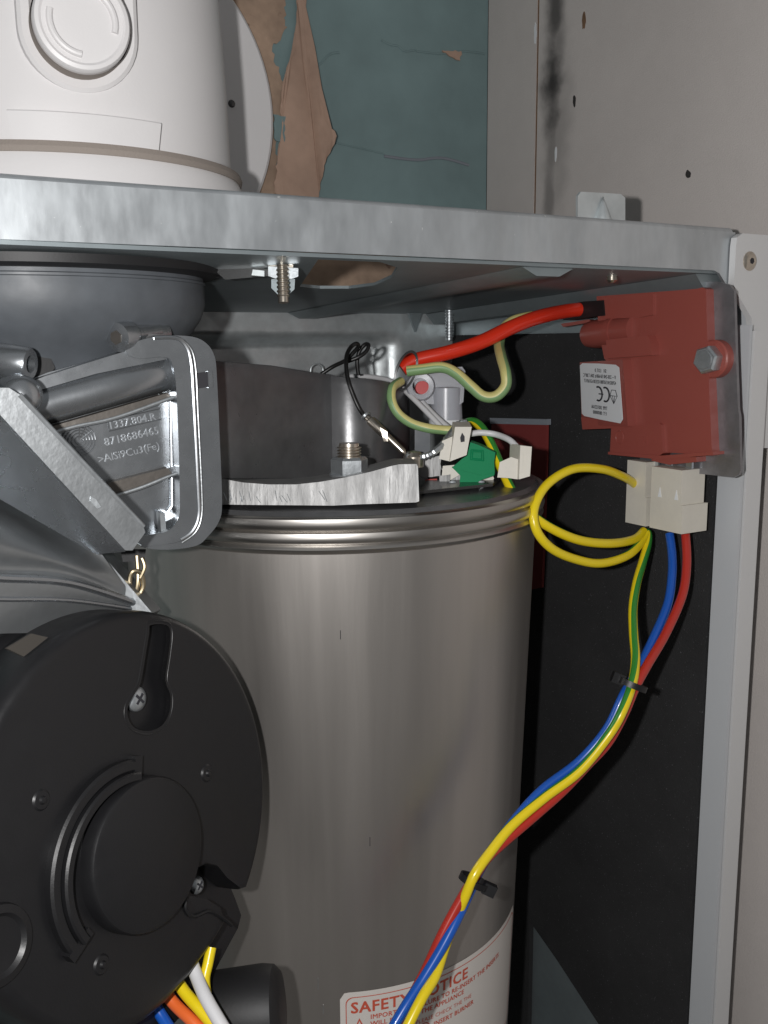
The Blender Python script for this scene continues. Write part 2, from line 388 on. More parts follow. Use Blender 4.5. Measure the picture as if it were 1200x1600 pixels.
# stiffening folds under the top panel running to the back
for x, h_, wd in [(.235, .003, .012), (.322, .006, .010)]:
    bm = bmesh.new(); a = []; b2 = []
    for sx, hh in [(-wd, 0), (-wd*.45, -h_), (wd*.45, -h_), (wd, 0)]:
        a.append(V(x+sx, FY+.004, ztop(FY)+hh-.0002)); b2.append(V(x+sx, YB-.002, ztop(YB)+hh-.0002))
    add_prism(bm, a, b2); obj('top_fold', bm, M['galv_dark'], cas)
# back panel with pressed recess
bm = bmesh.new(); NX, NZ = 70, 46; grid = []
def emb(x, z):
    def st(t): t = max(0, min(1, t)); return t*t*(3-2*t)
    rx = st((.293-x)/.012)*st((x-.09)/.012); rz = st((.006-z)/.008)
    rx2 = st((.232-x)/.004)*st((x-.11)/.004); rz2 = st((-.0185-z)/.003)
    return .0115*rx*rz-.006*rx2*rz2
for j in range(NZ+1):
    z = .018-.07*j/NZ if j < NZ else -.45
    grid.append([V(-.02+.354*i/NX, YB+emb(-.02+.354*i/NX, z), z) for i in range(NX+1)])
obj('back_panel', loft(grid), M['galv'], cas, smooth=60)
for c in [onY(495,577,YB-.003)]:
    obj('pressed_loop', tube([c+Vector((-.004,0,-.004)), c+Vector((-.0035,0,.001)), c+Vector((0,0,.003)), c+Vector((.0035,0,.001)), c+Vector((.004,0,-.004))], .0006, 6, sides=8), M['galv'], cas)
# right side panel, insulation, painted front frame
SX = .334
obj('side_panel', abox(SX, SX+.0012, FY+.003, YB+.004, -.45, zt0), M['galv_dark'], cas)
apex = onX(828,1440,SX-.003); low = onX(985,1680,SX-.003)
ins = [V(SX-.003, .2858, .004), V(SX-.003, YB-.002, .004), V(SX-.003, YB-.002, -.45), V(SX-.003, apex.y, -.45), apex, onX(870,1500,SX-.003), onX(935,1600,SX-.003), low, Vector((SX-.003, .2858, low.z))]
obj('insulation_panel', prism(ins, (.0028, 0, 0)), M['foam'], cas, bevel=.0008)
# the frame: inner return, narrow front lip and the wide ear with its screw
obj('frame_return', abox(SX-.0012, SX+.0002, FY-.0075, .2852, -.45, .006), M['frame_shade'], cas, bevel=.0004)
fx = onY(1147,1000,FY-.006).x; fx2 = onY(1166,1000,FY-.006).x
obj('frame_lip', abox(SX+.0012, fx2+.001, FY-.008, FY-.002, -.45, .0035), M['frame'], cas, bevel=.0016)
ear = [(1150,385),(1152,371),(1160,364.5),(1232,370),(1232,700),(1176,700),(1177,520),(1174,496),(1150,456),(1147,445)]
obj('frame_ear', prism([onY(u, v, FY-.0035) for u, v in ear], (0, .003, 0)), M['frame'], cas, bevel=.0005)
obj('outer_side', abox(fx2-.003, fx2-.0015, FY-.0005, YB, -.45, .0424), M['frame_shade'], cas)
screw_head(onY(1171,408,FY-.0035), Vector((0,-1,0)), .0039, .0014, M['nickel'], cas, 'rivet_screw', 'hex')
# small upright tab standing on the rail
tabp = [(903,345),(903,306),(908,299.5),(970,303),(977,309),(977,351)]
bm = prism([onY(u, v, FY+.012) for u, v in tabp], (0, .0012, 0))
tb = obj('bracket_tab', bm, M['galv'], cas, bevel=.0004)
obj('pressed_rib', lathe([(0, .009), (.0012, .006), (.0035, 0), (.0036,-.002)], onY(941,344,FY+.0115), EZ, seg=16), M['galv'], tb)
# bolt heads and studs under the top panel
for u, v in [(957,416)]:
    o = obj('bolt', hexnut(onY(u, v, .30)+Vector((0,0,.003)), -EZ, .0036, .005), M['nickel'], cas); obj('bolt_tip', lathe([(.002,0),(.0023,.0035),(.0012,.0045),(0,.0045)], onY(u, v, .30)-Vector((0,0,.002)), -EZ, seg=16), M['nickel'], o)
obj('pressed_dimple', lathe([(.006, 0), (.0045, .0012), (.002, .0018), (0, .0019)], onY(890,413,.298)+Vector((0,0,.0014)), -EZ, seg=24), M['galv_dark'], cas)
obj('stud', threads(V(onX(702,498,.312).x, onX(702,498,.312).y, onX(702,498,.312).z-1.5+.008), -EZ, .0026, .020, .0016), M['zinc'], cas)
obj('folded_ear', prism([onY(u, v, .484) for u, v in [(634,478),(664,478),(650,519)]], (0, .002, 0)), M['galv_dark'], cas)

# ================================================================== FLUE
FC = dp(100, 270, .38); fx0, fy0 = FC.x, FC.y
fl_ = thing('flue_elbow', 'white plastic flue elbow with round inspection cap standing on the boiler', 'flue elbow', V(fx0, fy0, .045))
def C(z): return Vector((fx0, fy0, 1.5+z))
zseam = dp(330, 275, .37).z-1.5
body = [(.0655, zseam+.001), (.0652, zseam+.01), (.0645, .10), (.063, .13), (.0600, .155), (.056, .18), (.049, .205), (.036, .225), (.018, .236), (0, .239)]
obj('elbow_body', lathe(body, C(0), EZ, seg=96), M['white'], fl_, smooth=60)
obj('horizontal_pipe', lathe([(.050, 0), (.050, WY-fy0-.001)], V(fx0, fy0, .165), EYV, seg=64), M['white'], fl_)
obj('base_collar', lathe([(.060, .040), (.0705, .041), (.0712, .046), (.0705, zseam-.006), (.0685, zseam-.001), (.063, zseam-.0005)], C(0), EZ, seg=96), M['white'], fl_)
obj('seal_ring', lathe([(.062, zseam-.0012), (.0694, zseam-.0012), (.0698, zseam+.0006), (.0690, zseam+.0024), (.062, zseam+.0026)], C(0), EZ, seg=96), M['gasket'], fl_)
# pad at the bottom of the body between two steps
def angpx(u, v, r):                                                  # direction on the flue's skin seen at a pixel
    rr = ray(u, v); a = rr.x**2+rr.y**2; ox, oy = -fx0, -fy0
    b_ = 2*(rr.x*ox+rr.y*oy); c_ = ox*ox+oy*oy-r*r; t = (-b_-math.sqrt(max(0, b_*b_-4*a*c_)))/(2*a)
    p = EYE+rr*t; return math.atan2(p.y-fy0, p.x-fx0), p.z-1.5
aL, zL = angpx(13, 178, .0665); aR, zR = angpx(247, 188, .0665)
ztabT = (zL+zR)/2
def skin_patch(a0, a1, z0, z1, r0, r1, n=40, bm=None, taper=0.0):
    bm = bm or bmesh.new(); rows = []
    for (dz, r, ta) in [(z0, r0, -taper), (z0, r1, -taper), (z1-.0004, r1, 0), (z1, r1-.0004, 0), (z1, r0, 0)]:
        rows.append([Vector((fx0+r*math.cos(a), fy0+r*math.sin(a), 1.5+dz)) for a in [(a0-ta)+((a1+ta)-(a0-ta))*i/n for i in range(n+1)]])
    vv = [[bm.verts.new(p) for p in row] for row in rows]
    for A, B in zip(vv, vv[1:]):
        for i in range(n): bm.faces.new((A[i], A[i+1], B[i+1], B[i]))
    bm.faces.new([r[0] for r in vv]); bm.faces.new([r[-1] for r in vv]); return bm
obj('raised_pad', skin_patch(aL, aR, zseam+.0015, ztabT, .063, .0684, taper=.025), M['white'], fl_)
# inspection cap in a stadium-shaped surround, facing outwards
aK, zK = angpx(122, 52, .063); nK = Vector((math.cos(aK), math.sin(aK), 0)); sK = Vector((-math.sin(aK), math.cos(aK), 0))
KC = Vector((fx0, fy0, 1.5+zK))+nK*.0610
def stadium(r, up, n=20):
    return [(r*math.cos(math.pi+math.pi*i/n), r*math.sin(math.pi+math.pi*i/n)) for i in range(n+1)]+[(r*math.cos(math.pi*i/n), up+r*math.sin(math.pi*i/n)) for i in range(n+1)]
kr = .0190
sur = bmesh.new(); loops = []
for r, hh in [(kr+.0005, -.006), (kr, .0042), (kr-.0012, .0052), (kr-.0038, .0050), (kr-.0046, .0036), (kr-.0052, .0030)]:
    loops.append([sur.verts.new(KC+sK*a+EZ*b_+nK*hh) for a, b_ in stadium(r, .05)])
for A, B in zip(loops, loops[1:]):
    for i in range(len(A)): sur.faces.new((A[i], A[(i+1) % len(A)], B[(i+1) % len(B)], B[i]))
sur.faces.new(loops[-1])
obj('cap_surround', sur, M['white'], fl_)
kd = (EZ*.004+sK*.0005); KCC = KC+EZ*.0005
cr = .0152
cap = obj('inspection_cap', lathe([(cr, .000), (cr, .0128), (cr-.0006, .0138), (cr-.0018, .0142), (cr-.0026, .0136), (0, .0136)], KCC, nK, seg=64), M['white'], fl_)
obj('cap_knurl', lathe([(cr+.0004, .0012), (cr+.0004, .0112)], KCC, nK, seg=90), M['gasket'], cap)  # grey band on the white cap, its shaded side put into the colour
for a0 in (R_(165), R_(-15)):
    pts = [KCC+nK*.0140+(sK*math.cos(a)+EZ*math.sin(a))*(cr*.67) for a in [a0+R_(100)*i/14 for i in range(15)]]
    obj('grip_ridge', tube(pts, .0011, 2, sides=10), M['white'], cap)
# wall seal plate around the pipe
dpx = onY(428, 190, WY-.007); DC = V(.135, WY-.007, .118)
o = obj('flue_wall_plate', lathe([(.0505, .006), (dpx.x-DC.x, .006), (dpx.x-DC.x, .0012), (dpx.x-DC.x-.0015, 0), (.0505, 0)], DC, EYV, seg=96), M['white'])
tag(o, 'round white seal plate on the green wall behind the flue elbow', 'wall plate')
scr = obj('screw', lathe([(0,.0016),(.0014,.0012),(.002,0)], onY(362,162,WY-.007), Vector((0,-1,0)), seg=16), M['clip'], o)

# --- grey rubber adapter under the casing top
ad = thing('flue_adapter', 'dark grey moulded flue adapter hanging under the casing top', 'flue adapter', V(fx0, fy0, -.04))
AC = V(.066, .350, 0)
obj('drum', lathe([(.0562, .0245), (.0566, .018), (.0566, .0135), (.0550, .0085), (.0515, .0035), (.046, -.002), (.041, -.008), (.037, -.02), (.036, -.04)], AC, EZ, seg=80), M['adapter'], ad, smooth=60)
obj('bead', lathe([(.0562, .0196), (.0570, .0200), (.0570, .0207), (.0562, .0212)], AC, EZ, seg=80), M['adapter'], ad)
obj('rim', lathe([(.056, .0222), (.0600, .0224), (.0622, .0232), (.0624, .0258), (.056, .0260)], AC, EZ, seg=80), M['blackm'], ad)
for u, v in [(14,397),(316,413)]:
    obj('lug', box(dp(u, v, .300 if u < 100 else .325), EX, EZ, EYV, .0032, .0026, .004), M['blackm'], ad, bevel=.0006)
obj('catch', ppx([(318,410),(345,412),(352,424),(340,434),(322,426)], .335, .006), M['blackm'], ad, bevel=.0006)
# --- worm clamp beside it
cl = thing('worm_clamp', 'zinc worm screw clamp hanging beside the flue adapter', 'clamp', dp(440, 475, .320))
dcl = .320
obj('housing', ppx([(419,416),(466,419),(466,432),(455,436),(430,435),(419,431)], dcl, .008), M['zinc'], cl, bevel=.0005)
for px in ([(420,398),(431,398),(431,416),(420,416)], [(449,398),(458,399),(458,418),(449,418)]):
    obj('bracket_leg', ppx(px, dcl+.001, .0015), M['nickel'], cl, bevel=.0002)
obj('saddle', ppx([(424,436),(461,436),(460,452),(450,461),(434,460),(424,450)], dcl+.003, .002), M['galv_dark'], cl, bevel=.0003)
a_, b_ = dp(441, 414, dcl-.002), dp(443, 473, dcl-.002)
obj('screw', threads(a_, (b_-a_), .0021, (b_-a_).length, .0014), M['nickel'], cl)
obj('band', ppx([(352,409),(420,421),(420,431),(352,437),(338,425)], dcl+.006, .0012), M['clip'], cl, bevel=.0002)
obj('band_tail', ppx([(395,421),(413,423),(413,432),(393,430)], dcl+.004, .002), M['galv'], cl)

# ================================================================== HEAT EXCHANGER
HX, HY = .193, .380
hx = thing('heat_exchanger', 'tall brushed stainless steel heat exchanger cylinder', 'heat exchanger', V(HX, HY, -.45))
HC = V(HX, HY, 0)
hrad = lambda z: .0905+(z+.075)*.035
obj('shell', lathe([(hrad(-.0745), -.0745), (hrad(-.12), -.12), (hrad(-.2), -.2), (hrad(-.3), -.3), (hrad(-.45), -.45), (0, -.45)], HC, EZ, seg=160), M['steel'], hx, smooth=60)
obj('flange_ring', lathe([(.0905, -.0745), (.0930, -.0735), (.0938, -.0722), (.0932, -.0712), (.0925, -.0706), (.0938, -.0697), (.0942, -.0680), (.0938, -.0664), (.0924, -.0658), (.0938, -.0648), (.0944, -.0630), (.0941, -.0612), (.0930, -.0606), (.0915, -.0605)], HC, EZ, seg=160), M['steel_ring'], hx, smooth=50)
obj('top_plate', lathe([(.0915, -.0606), (.0900, -.0590), (.05, -.0580), (0, -.0578)], HC, EZ, seg=120), M['duct'], hx)
for u, v, l in [(532,985,14), (578,1308,14), (497,1528,18), (505,1570,14)]:
    rr = [ray(u, v+k) for k in (0, l)]; pp = []
    for q3 in rr:
        a = q3.x**2+q3.y**2; R0 = .085
        for _ in range(6):
            b1 = -2*(q3.x*HX+q3.y*HY); t = (-b1-math.sqrt(b1*b1-4*a*(HX*HX+HY*HY-R0*R0)))/(2*a); R0 = hrad((q3*t).z)
        pp.append(EYE+q3*t)
    obj('scratch', tube(pp, .00014, 1, sides=4), M['ink' if v < 1400 else 'zinc'], hx)
# safety notice wrapped on the shell
def oncyl(u, v):
    rr = ray(u, v); R0 = .085
    for _ in range(6):
        a = rr.x**2+rr.y**2; b1 = 2*(rr.x*-HX+rr.y*-HY); c1 = HX*HX+HY*HY-R0*R0
        t = (-b1-math.sqrt(max(0, b1*b1-4*a*c1)))/(2*a); R0 = hrad((rr*t).z)
    p = EYE+rr*t; return math.atan2(p.y-HY, p.x-HX), p.z-1.5
aS, zS = oncyl(531, 1553)
zS += .0005
def wrap(s, t, off):
    z = zS+t; r = hrad(z)+off; a = aS+s/hrad(zS); return V(HX+r*math.cos(a), HY+r*math.sin(a), z)
def rrect(w_, h_, r, n=6):
    pts = []
    for (cx_, cy_, a0) in [(w_-r, -r, 0), (r, -r, 90), (r, -h_+r, 180), (w_-r, -h_+r, 270)]:
        for i in range(n+1):
            a = R_(a0+90*i/n); pts.append((cx_+r*math.cos(a), cy_+r*math.sin(a)))
    return pts
LW, LH = .105, .06
def wrapped_patch(w_, h_, r, off, s0=0, t0=0):
    bm = bmesh.new(); cols = 60; rows = []
    for i in range(cols+1):
        s = w_*i/cols; e = 0
        if s < r: e = r-math.sqrt(max(0, r*r-(r-s)**2))
        elif s > w_-r: e = r-math.sqrt(max(0, r*r-(s-w_+r)**2))
        rows.append([wrap(s0+s, t0-e-(h_-2*e)*j/8, off) for j in range(9)])
    return loft(rows)
lab = obj('notice_label', wrapped_patch(LW, LH, .003, .00015), M['cream_label'], hx); lab['label'] = 'SAFETY NOTICE label with red print on the cylinder'
bm = bmesh.new()                                                     # thin red border
inner = [(s+.0022, t-.0022) for s, t in rrect(LW-.0044, LH-.0044, .003)]
dens = []
for i in range(len(inner)):
    a, b2 = Vector(inner[i]), Vector(inner[(i+1) % len(inner)]); k = max(1, int((b2-a).length/.003))
    dens += [a.lerp(b2, j/k) for j in range(k)]
mid = Vector((LW/2, -LH/2))
o1 = [bm.verts.new(wrap(p.x, p.y, .0003)) for p in dens]
o2 = [bm.verts.new(wrap(p.x+(.00035 if p.x < mid.x else -.00035), p.y+(.00035 if p.y < mid.y else -.00035), .0003)) for p in dens]
for i in range(len(o1)): bm.faces.new((o1[i], o1[(i+1) % len(o1)], o2[(i+1) % len(o2)], o2[i]))
obj('border', bm, M['redink'], lab)
def wtext(s_, x, y, size, sp=1.0, bold=0):
    bm = text_bm(s_, size, lambda a, b2, c: wrap(x+a, y+b2, .0003), font_space=sp)
    if bold:
        for k, (ox, oy) in enumerate(((bold, 0), (0, bold), (bold, bold))): merge(bm, text_bm(s_, size, lambda a, b2, c: wrap(x+a+ox, y+b2+oy, .00031+.00001*k), font_space=sp))
    return obj('lettering', bm, M['redink'], lab)
wtext('SAFETY NOTICE', .0040, -.0096, .0070, 1.08, .0003)
wtext('IMPORTANT: FAILURE TO RE-INSERT THE INSERTS', .0120, -.0131, .0030, 1.05, .0001)
wtext('WILL DAMAGE THE APPLIANCE', .0120, -.0163, .0030, 1.05, .0001)
wtext('TUBES PLEASE CHECK THE THE', .0230, -.0205, .0026, 1.05)
wtext('INSERT BURNER', .0400, -.0245, .0030, 1.05, .0001)
wtext('2', .0348, -.0247, .0032)
bm = bmesh.new(); k = 28
c1_ = [bm.verts.new(wrap(.0357+.0026*math.cos(2*math.pi*i/k), -.0236+.0026*math.sin(2*math.pi*i/k), .0003)) for i in range(k)]
c2_ = [bm.verts.new(wrap(.0357+.0022*math.cos(2*math.pi*i/k), -.0236+.0022*math.sin(2*math.pi*i/k), .0003)) for i in range(k)]
for i in range(k): bm.faces.new((c1_[i], c1_[(i+1) % k], c2_[(i+1) % k], c2_[i]))
obj('number_ring', bm, M['redink'], lab)
bm = bmesh.new()                                                     # warning triangle
T1 = [(.0043,-.0195),(.0110,-.0195),(.00765,-.0120)]; T2 = [(.0053,-.0190),(.0100,-.0190),(.00765,-.0133)]
a1_ = [bm.verts.new(wrap(*p, .0003)) for p in T1]; a2_ = [bm.verts.new(wrap(*p, .0003)) for p in T2]
for i in range(3): bm.faces.new((a1_[i], a1_[(i+1) % 3], a2_[(i+1) % 3], a2_[i]))
obj('warning_triangle', bm, M['redink'], lab)
wtext('!', .0071, -.0185, .0052)

# ================================================================== BURNER COVER, CLAMP BAR
dk = thing('burner_duct', 'dark grey painted burner duct on top of the cylinder', 'burner duct', dp(480, 760, .40))
plan = [(300,.326),(325,.334),(360,.345),(420,.366),(480,.387),(508,.395),(517,.3972),(523,.3965),(540,.3950),(570,.3965),(600,.404),(626,.422),(636,.434),(640,.448),(638,.47)]
tops = [(300,558),(325,559),(360,562),(420,567),(480,577),(508,581),(517,582),(528,584),(550,586),(580,588),(608,592),(622,600),(632,612),(637,625),(637,630)]
zb = -.0585
rows = []
for k, off in enumerate([None, 0, .0035, .0052]):
    row = []
    for (u, d), (ut, vt) in zip(plan, tops):
        top = dp(u, vt, d)
        if k == 0: row.append(Vector((top.x, top.y, max(1.5+zb, dp(u, 752, d).z))))
        elif k == 1: row.append(top-Vector((0,0,.004)))
        elif k == 2: row.append(top-Vector((0,0,.0008))+FWD*.0015)
        else: row.append(top+FWD*.006)
    rows.append(row)
rows.append([p+Vector((-.01,.06,0)) for p in rows[-1]])
obj('duct_wall', loft(rows), M['duct'], dk, smooth=40)
bm = prism([dp(u, v, .399) for u, v in [(470,752),(520,746),(560,742),(640,735),(648,770),(470,778)]], FWD*.02)
obj('duct_foot', bm, M['duct'], dk, bevel=.002)
bar = thing('clamp_bar', 'milled bright aluminium clamp bar lying on the cylinder flange', 'clamp bar', dp(500, 790, .352))
barpx = [(330,742),(352,749),(380,754),(420,757),(462,757),(500,753),(540,746),(580,737),(612,728),(624,725.5),(651,725),(653,729),(655,783),(650,785),(560,788),(520,790),(470,789.5),(400,789),(330,788)]
bk = [dp(u-8, v-9 if i < 11 else v-6, .372) for i, (u, v) in enumerate(barpx)]
obj('bar', add_prism(bmesh.new(), [dp(u, v, .347) for u, v in barpx], bk), M['milled'], bar, bevel=.0004)
rnd = random.Random(4)
for i in range(16):                                                  # saw marks, most at the left end
    u = rnd.uniform(352, 385) if i < 8 else rnd.uniform(385, 520); l = rnd.uniform(6, 20); sl = rnd.uniform(-.1, .8) if i > 7 else rnd.uniform(-.5,.5)
    v0 = 786-rnd.uniform(0, 6)
    obj('saw_mark', tube([dp(u, v0, .3469), dp(u-l*sl, v0-l, .3469)], .00012, 1, sides=4), M['zinc'], bar)
nb = onZ(546, 742, dp(546,742,.357).z-1.5)
ncen = dp(546, 743, .360)
nut = thing('hex_nut', 'zinc hex nut on its threaded stud on the clamp bar', 'nut', ncen)
obj('washer', lathe([(0,0),(.0075,0),(.0075,.0009),(0,.0009)], ncen, EZ, seg=32), M['zinc'], nut)
bm = hexnut(ncen+EZ*.0009, EZ, .0070, .0062); bmesh.ops.rotate(bm, cent=ncen, matrix=Matrix.Rotation(R_(56), 3, 'Z'), verts=bm.verts)
obj('nut_body', bm, M['zinc'], nut, smooth=20)
obj('stud', threads(ncen+EZ*.007, EZ, .0046, .0052, .0011), M['nickel'], nut)

# ================================================================== MIXING DUCT CASTING
md = thing('mixing_duct', 'cast aluminium air duct with ribs and raised lettering bolted at its flange', 'casting', onY(200, 855, .30))
Yd = .3045
def yp(px, y): return [onY(u, v, y) for u, v in px]
obj('duct_body', prism(yp([(30,600),(75,582),(140,564),(205,546),(262,536),(290,548),(300,600),(306,780),(296,822),(262,842),(214,836),(100,730)], Yd), (0,.035,0)), M['cast'], md, bevel=.002)
# long rounded upper channel
pa, pb = onY(40, 640, Yd), onY(268, 578, Yd)
obj('upper_channel', add_tube(bmesh.new(), [pa, pa.lerp(pb,.5), pb, pb+(pb-pa).normalized()*.002], [.0062,.0062,.0061,.004], sides=32), M['cast'], md, smooth=60)
obj('top_edge', prism(yp([(30,604),(70,588),(140,566),(205,546),(250,551),(262,561),(150,584),(40,616)], Yd-.0055), (0,.012,0)), M['cast'], md, bevel=.0010)
for px, mm in [([(60,680),(75,668),(180,638),(262,614),(288,607),(286,616),(262,623),(180,652),(78,676)], 'cast_shade'), ([(160,766),(172,754),(262,731),(287,727),(286,736),(262,744),(176,774)], 'cast_shade')]:  # brown bands, dark reflections on the rib tops put into the colour
    obj('rib', prism(yp(px, Yd-.0042), (0,.008,0)), M[mm], md, bevel=.0007)
for px in ([(262,614),(289,607),(290,615),(270,621)], [(262,731),(289,726),(290,735),(270,741)]):
    obj('rib_root', prism(yp(px, Yd-.0046), (0,.008,0)), M['cast'], md, bevel=.001)
for px in ([(76,678),(120,666),(180,653),(262,624),(290,615)], [(172,777),(220,762),(262,745),(290,735)]):
    obj('rib_glint', add_tube(bmesh.new(), spline(yp(px, Yd-.0046), 4), [.0006]*(4*(len(px)-1))+[.0012], sides=8), M['zinc'], md)  # brighter tubes add the highlight along the lower rib edges
# text field: slightly raised plate, date wheel and raised characters
fld = obj('text_field', prism(yp([(96,672),(110,666),(255,628),(267,628),(269,730),(258,735),(168,758),(160,752)], Yd-.0008), (0,.004,0)), M['cast'], md, bevel=.0008)
obj('end_rim', add_tube(bmesh.new(), yp([(263,574),(266,600),(268,700),(269,790),(262,800)], Yd-.001), .0005, sides=8), M['cast'], md)
def emboss(s_, u, v, size, du, dv, sp=1.0):
    o0 = onY(u, v, Yd-.0008); ex = (onY(u+du, v+dv, Yd-.0008)-o0).normalized(); ey = Vector((0,-1,0)).cross(ex); ey = ey if ey.z > 0 else -ey
    return obj('lettering', text_bm(s_, size, lambda a, b2, c: o0+ex*a+ey*b2-EYV*c, depth=.00016, font_space=sp), M['letter'], fld)
emboss('1337.804.R', 170, 671, .0034, 83, -17)
emboss('8718686465', 164, 697, .0036, 92, -21)
emboss('>AlSi9Cu3(Fe)', 154, 724, .0034, 100, -24)
o0 = onY(168, 672, Yd-.0008)
obj('text_box', add_tube(bmesh.new(), yp([(168,657),(250,639),(253,655),(170,674),(168,657)], Yd-.0009), .00018, sides=6), M['cast'], fld)
DCn = onY(124, 688, Yd-.0009)
for r in (.0012, .0022, .0031, .0040, .0049):
    pts = [DCn+Vector((r*math.cos(t), 0, r*math.sin(t))) for t in [2*math.pi*i/32 for i in range(33)]]
    obj('date_wheel_ring', add_tube(bmesh.new(), pts, .00022, sides=6), M['cast'], fld)
for t in (60, 85, 35): obj('date_wheel_pointer', add_tube(bmesh.new(), [DCn, DCn+Vector((.0049*math.cos(R_(t)), 0, .0049*math.sin(R_(t))))], .0002, sides=5), M['cast'], fld)
# lip of the flange and the second flange behind it
lip = [(196,548),(208,536),(240,527),(276,527),(292,540),(300,565),(304,620),(311,760),(312,806),(303,830),(284,844),(262,850),(226,852),(214,838),(256,832),(276,815),(281,780),(276,620),(270,572),(258,558),(215,560)]
obj('flange_lip', prism(yp(smooth2(lip), .2965), (0,.030,0)), M['cast'], md, bevel=.0012)
fl2 = [(262,524),(300,526),(322,536),(335,556),(339,590),(344,700),(347,786),(342,815),(325,838),(306,853),(262,859),(226,856),(224,850),(262,848),(290,842),(308,822),(313,800),(305,620),(302,565),(294,541),(278,528)]
flg = obj('rear_flange', prism(yp(smooth2(fl2), .2985), (0,.034,0)), M['cast'], md, bevel=.0012)
obj('joint_seam', add_tube(bmesh.new(), spline(yp([(286,531),(300,548),(306,580),(309,640),(315,760),(315,806),(305,832),(284,848)], .2968), 4), .0003, sides=6), M['cast_rough'], md)
obj('lip_edge', add_tube(bmesh.new(), spline(yp([(240,528),(274,528),(290,540),(298,565),(302,620),(309,760),(310,806),(300,830),(282,843)], .2966), 4), .0007, sides=8), M['cast'], md)
obj('slot', prism(yp([(309,583),(328,580),(329,604),(310,607)], .2978), (0,.004,0)), M['ink'], flg, bevel=.0004)  # black block on the flange, shade inside the slot as colour
obj('slot_edge', prism(yp([(325,580),(332,579),(333,605),(326,606)], .2974), (0,.004,0)), M['cast'], flg, bevel=.0006)
obj('foot_mark', prism(yp([(250,802),(258,801),(260,836),(252,838)], .2990), (0,.004,0)), M['zinc'], md, bevel=.0005)
# bolts: socket cap at the top, hollow boss at the left
ax = (onY(245,518,.31)-onY(185,527,.300)).normalized()
b0 = onY(185, 527, .298)
bo = obj('bolt', lathe([(0,0),(.0030,.0002),(.0044,.0006),(.0046,.002),(.0046,.006),(.0035,.0064),(.0035,.018),(0,.018)], b0-ax*.001, ax, seg=36), M['cast'], md)
obj('bolt_socket', lathe([(0,-.0003),(.0022,-.0003),(.0022,.001)], b0-ax*.001, ax, seg=6), M['cast_shade'], bo)  # socket drawn as a darker hex face, its shade in the colour
obj('boss', add_tube(bmesh.new(), [onY(196,529,.303), onY(214,526,.305), onY(250,521,.311)], [.0050,.0052,.0048], sides=28), M['cast'], md, smooth=60)
e0 = onY(48, 569, .292); dirb = (onY(48,569,.292)-onY(-20,562,.300)).normalized()
ho = obj('hollow_boss', lathe([(.0055,-.03),(.0052,-.006),(.0047,-.0006),(.0043,0),(.0026,0),(.0024,-.004),(0,-.004)], e0, dirb, seg=36), M['cast'], md)
obj('dark_gasket', prism(yp([(118,556),(124,540),(140,532),(185,533),(250,512),(262,530),(215,560),(130,580)], .318), (0,.012,0)), M['blackm'], md, bevel=.001)
obj('dark_gasket', prism(yp([(40,560),(60,552),(78,556),(86,575),(70,592),(40,596)], .306), (0,.01,0)), M['blackm'], md, bevel=.001)

# ================================================================== FAN
FPX0 = dp(220, 1270, .286); nF = Vector((.4924, -.8529, .1736)).normalized()
aF = Vector((math.cos(R_(30)), math.sin(R_(30)), 0)); bF = nF.cross(aF); bF = bF if bF.z > 0 else -bF
RF = .0605
fan = thing('fan_unit', 'fan with round black plastic cover and cast aluminium neck in front of the cylinder', 'fan', FPX0-Vector((0,0,.065)))
def fp(u, v, off=0.0): return onP(u, v, FPX0+nF*off, nF)
def fl2d(p): d = p-FPX0; return (d.dot(aF), d.dot(bF))
def fw(a, b2, h=0.0): return FPX0+aF*a+bF*b2+nF*h
# outline: arc over the top and left, then the cut corner and the notch
pS = fl2d(fp(396, 1392)); a_s = math.atan2(pS[1], pS[0]); pE = fl2d(fp(232, 1605)); a_e = math.atan2(pE[1], pE[0])+2*math.pi
out2 = [(RF*math.cos(a_s+(a_e-a_s)*i/90), RF*math.sin(a_s+(a_e-a_s)*i/90)) for i in range(91)]
out2 += [fl2d(fp(u, v)) for u, v in [(262,1574),(300,1530),(335,1482),(356,1446),(352,1428),(330,1414),(300,1408),(292,1395),(294,1374),(310,1360),(328,1352),(348,1358),(364,1378),(382,1392)]]
bm = bmesh.new(); loops = []
for sc, hh in [(.93, 0), (.955, -.0002), (.975, -.0009), (.99, -.0024), (.998, -.005), (1.0, -.012), (1.012, -.018), (1.035, -.0195), (1.045, -.021), (1.045, -.027), (1.0,-.028)]:
    loops.append([bm.verts.new(fw(a*sc, b2*sc, hh)) for a, b2 in out2])
bm.faces.new(loops[0]); bm.faces.new(list(reversed(loops[-1])))
for A, B in zip(loops, loops[1:]):
    for i in range(len(A)): bm.faces.new((A[i], A[(i+1) % len(A)], B[(i+1) % len(B)], B[i]))
cover = obj('cover', bm, M['black'], fan, smooth=50)
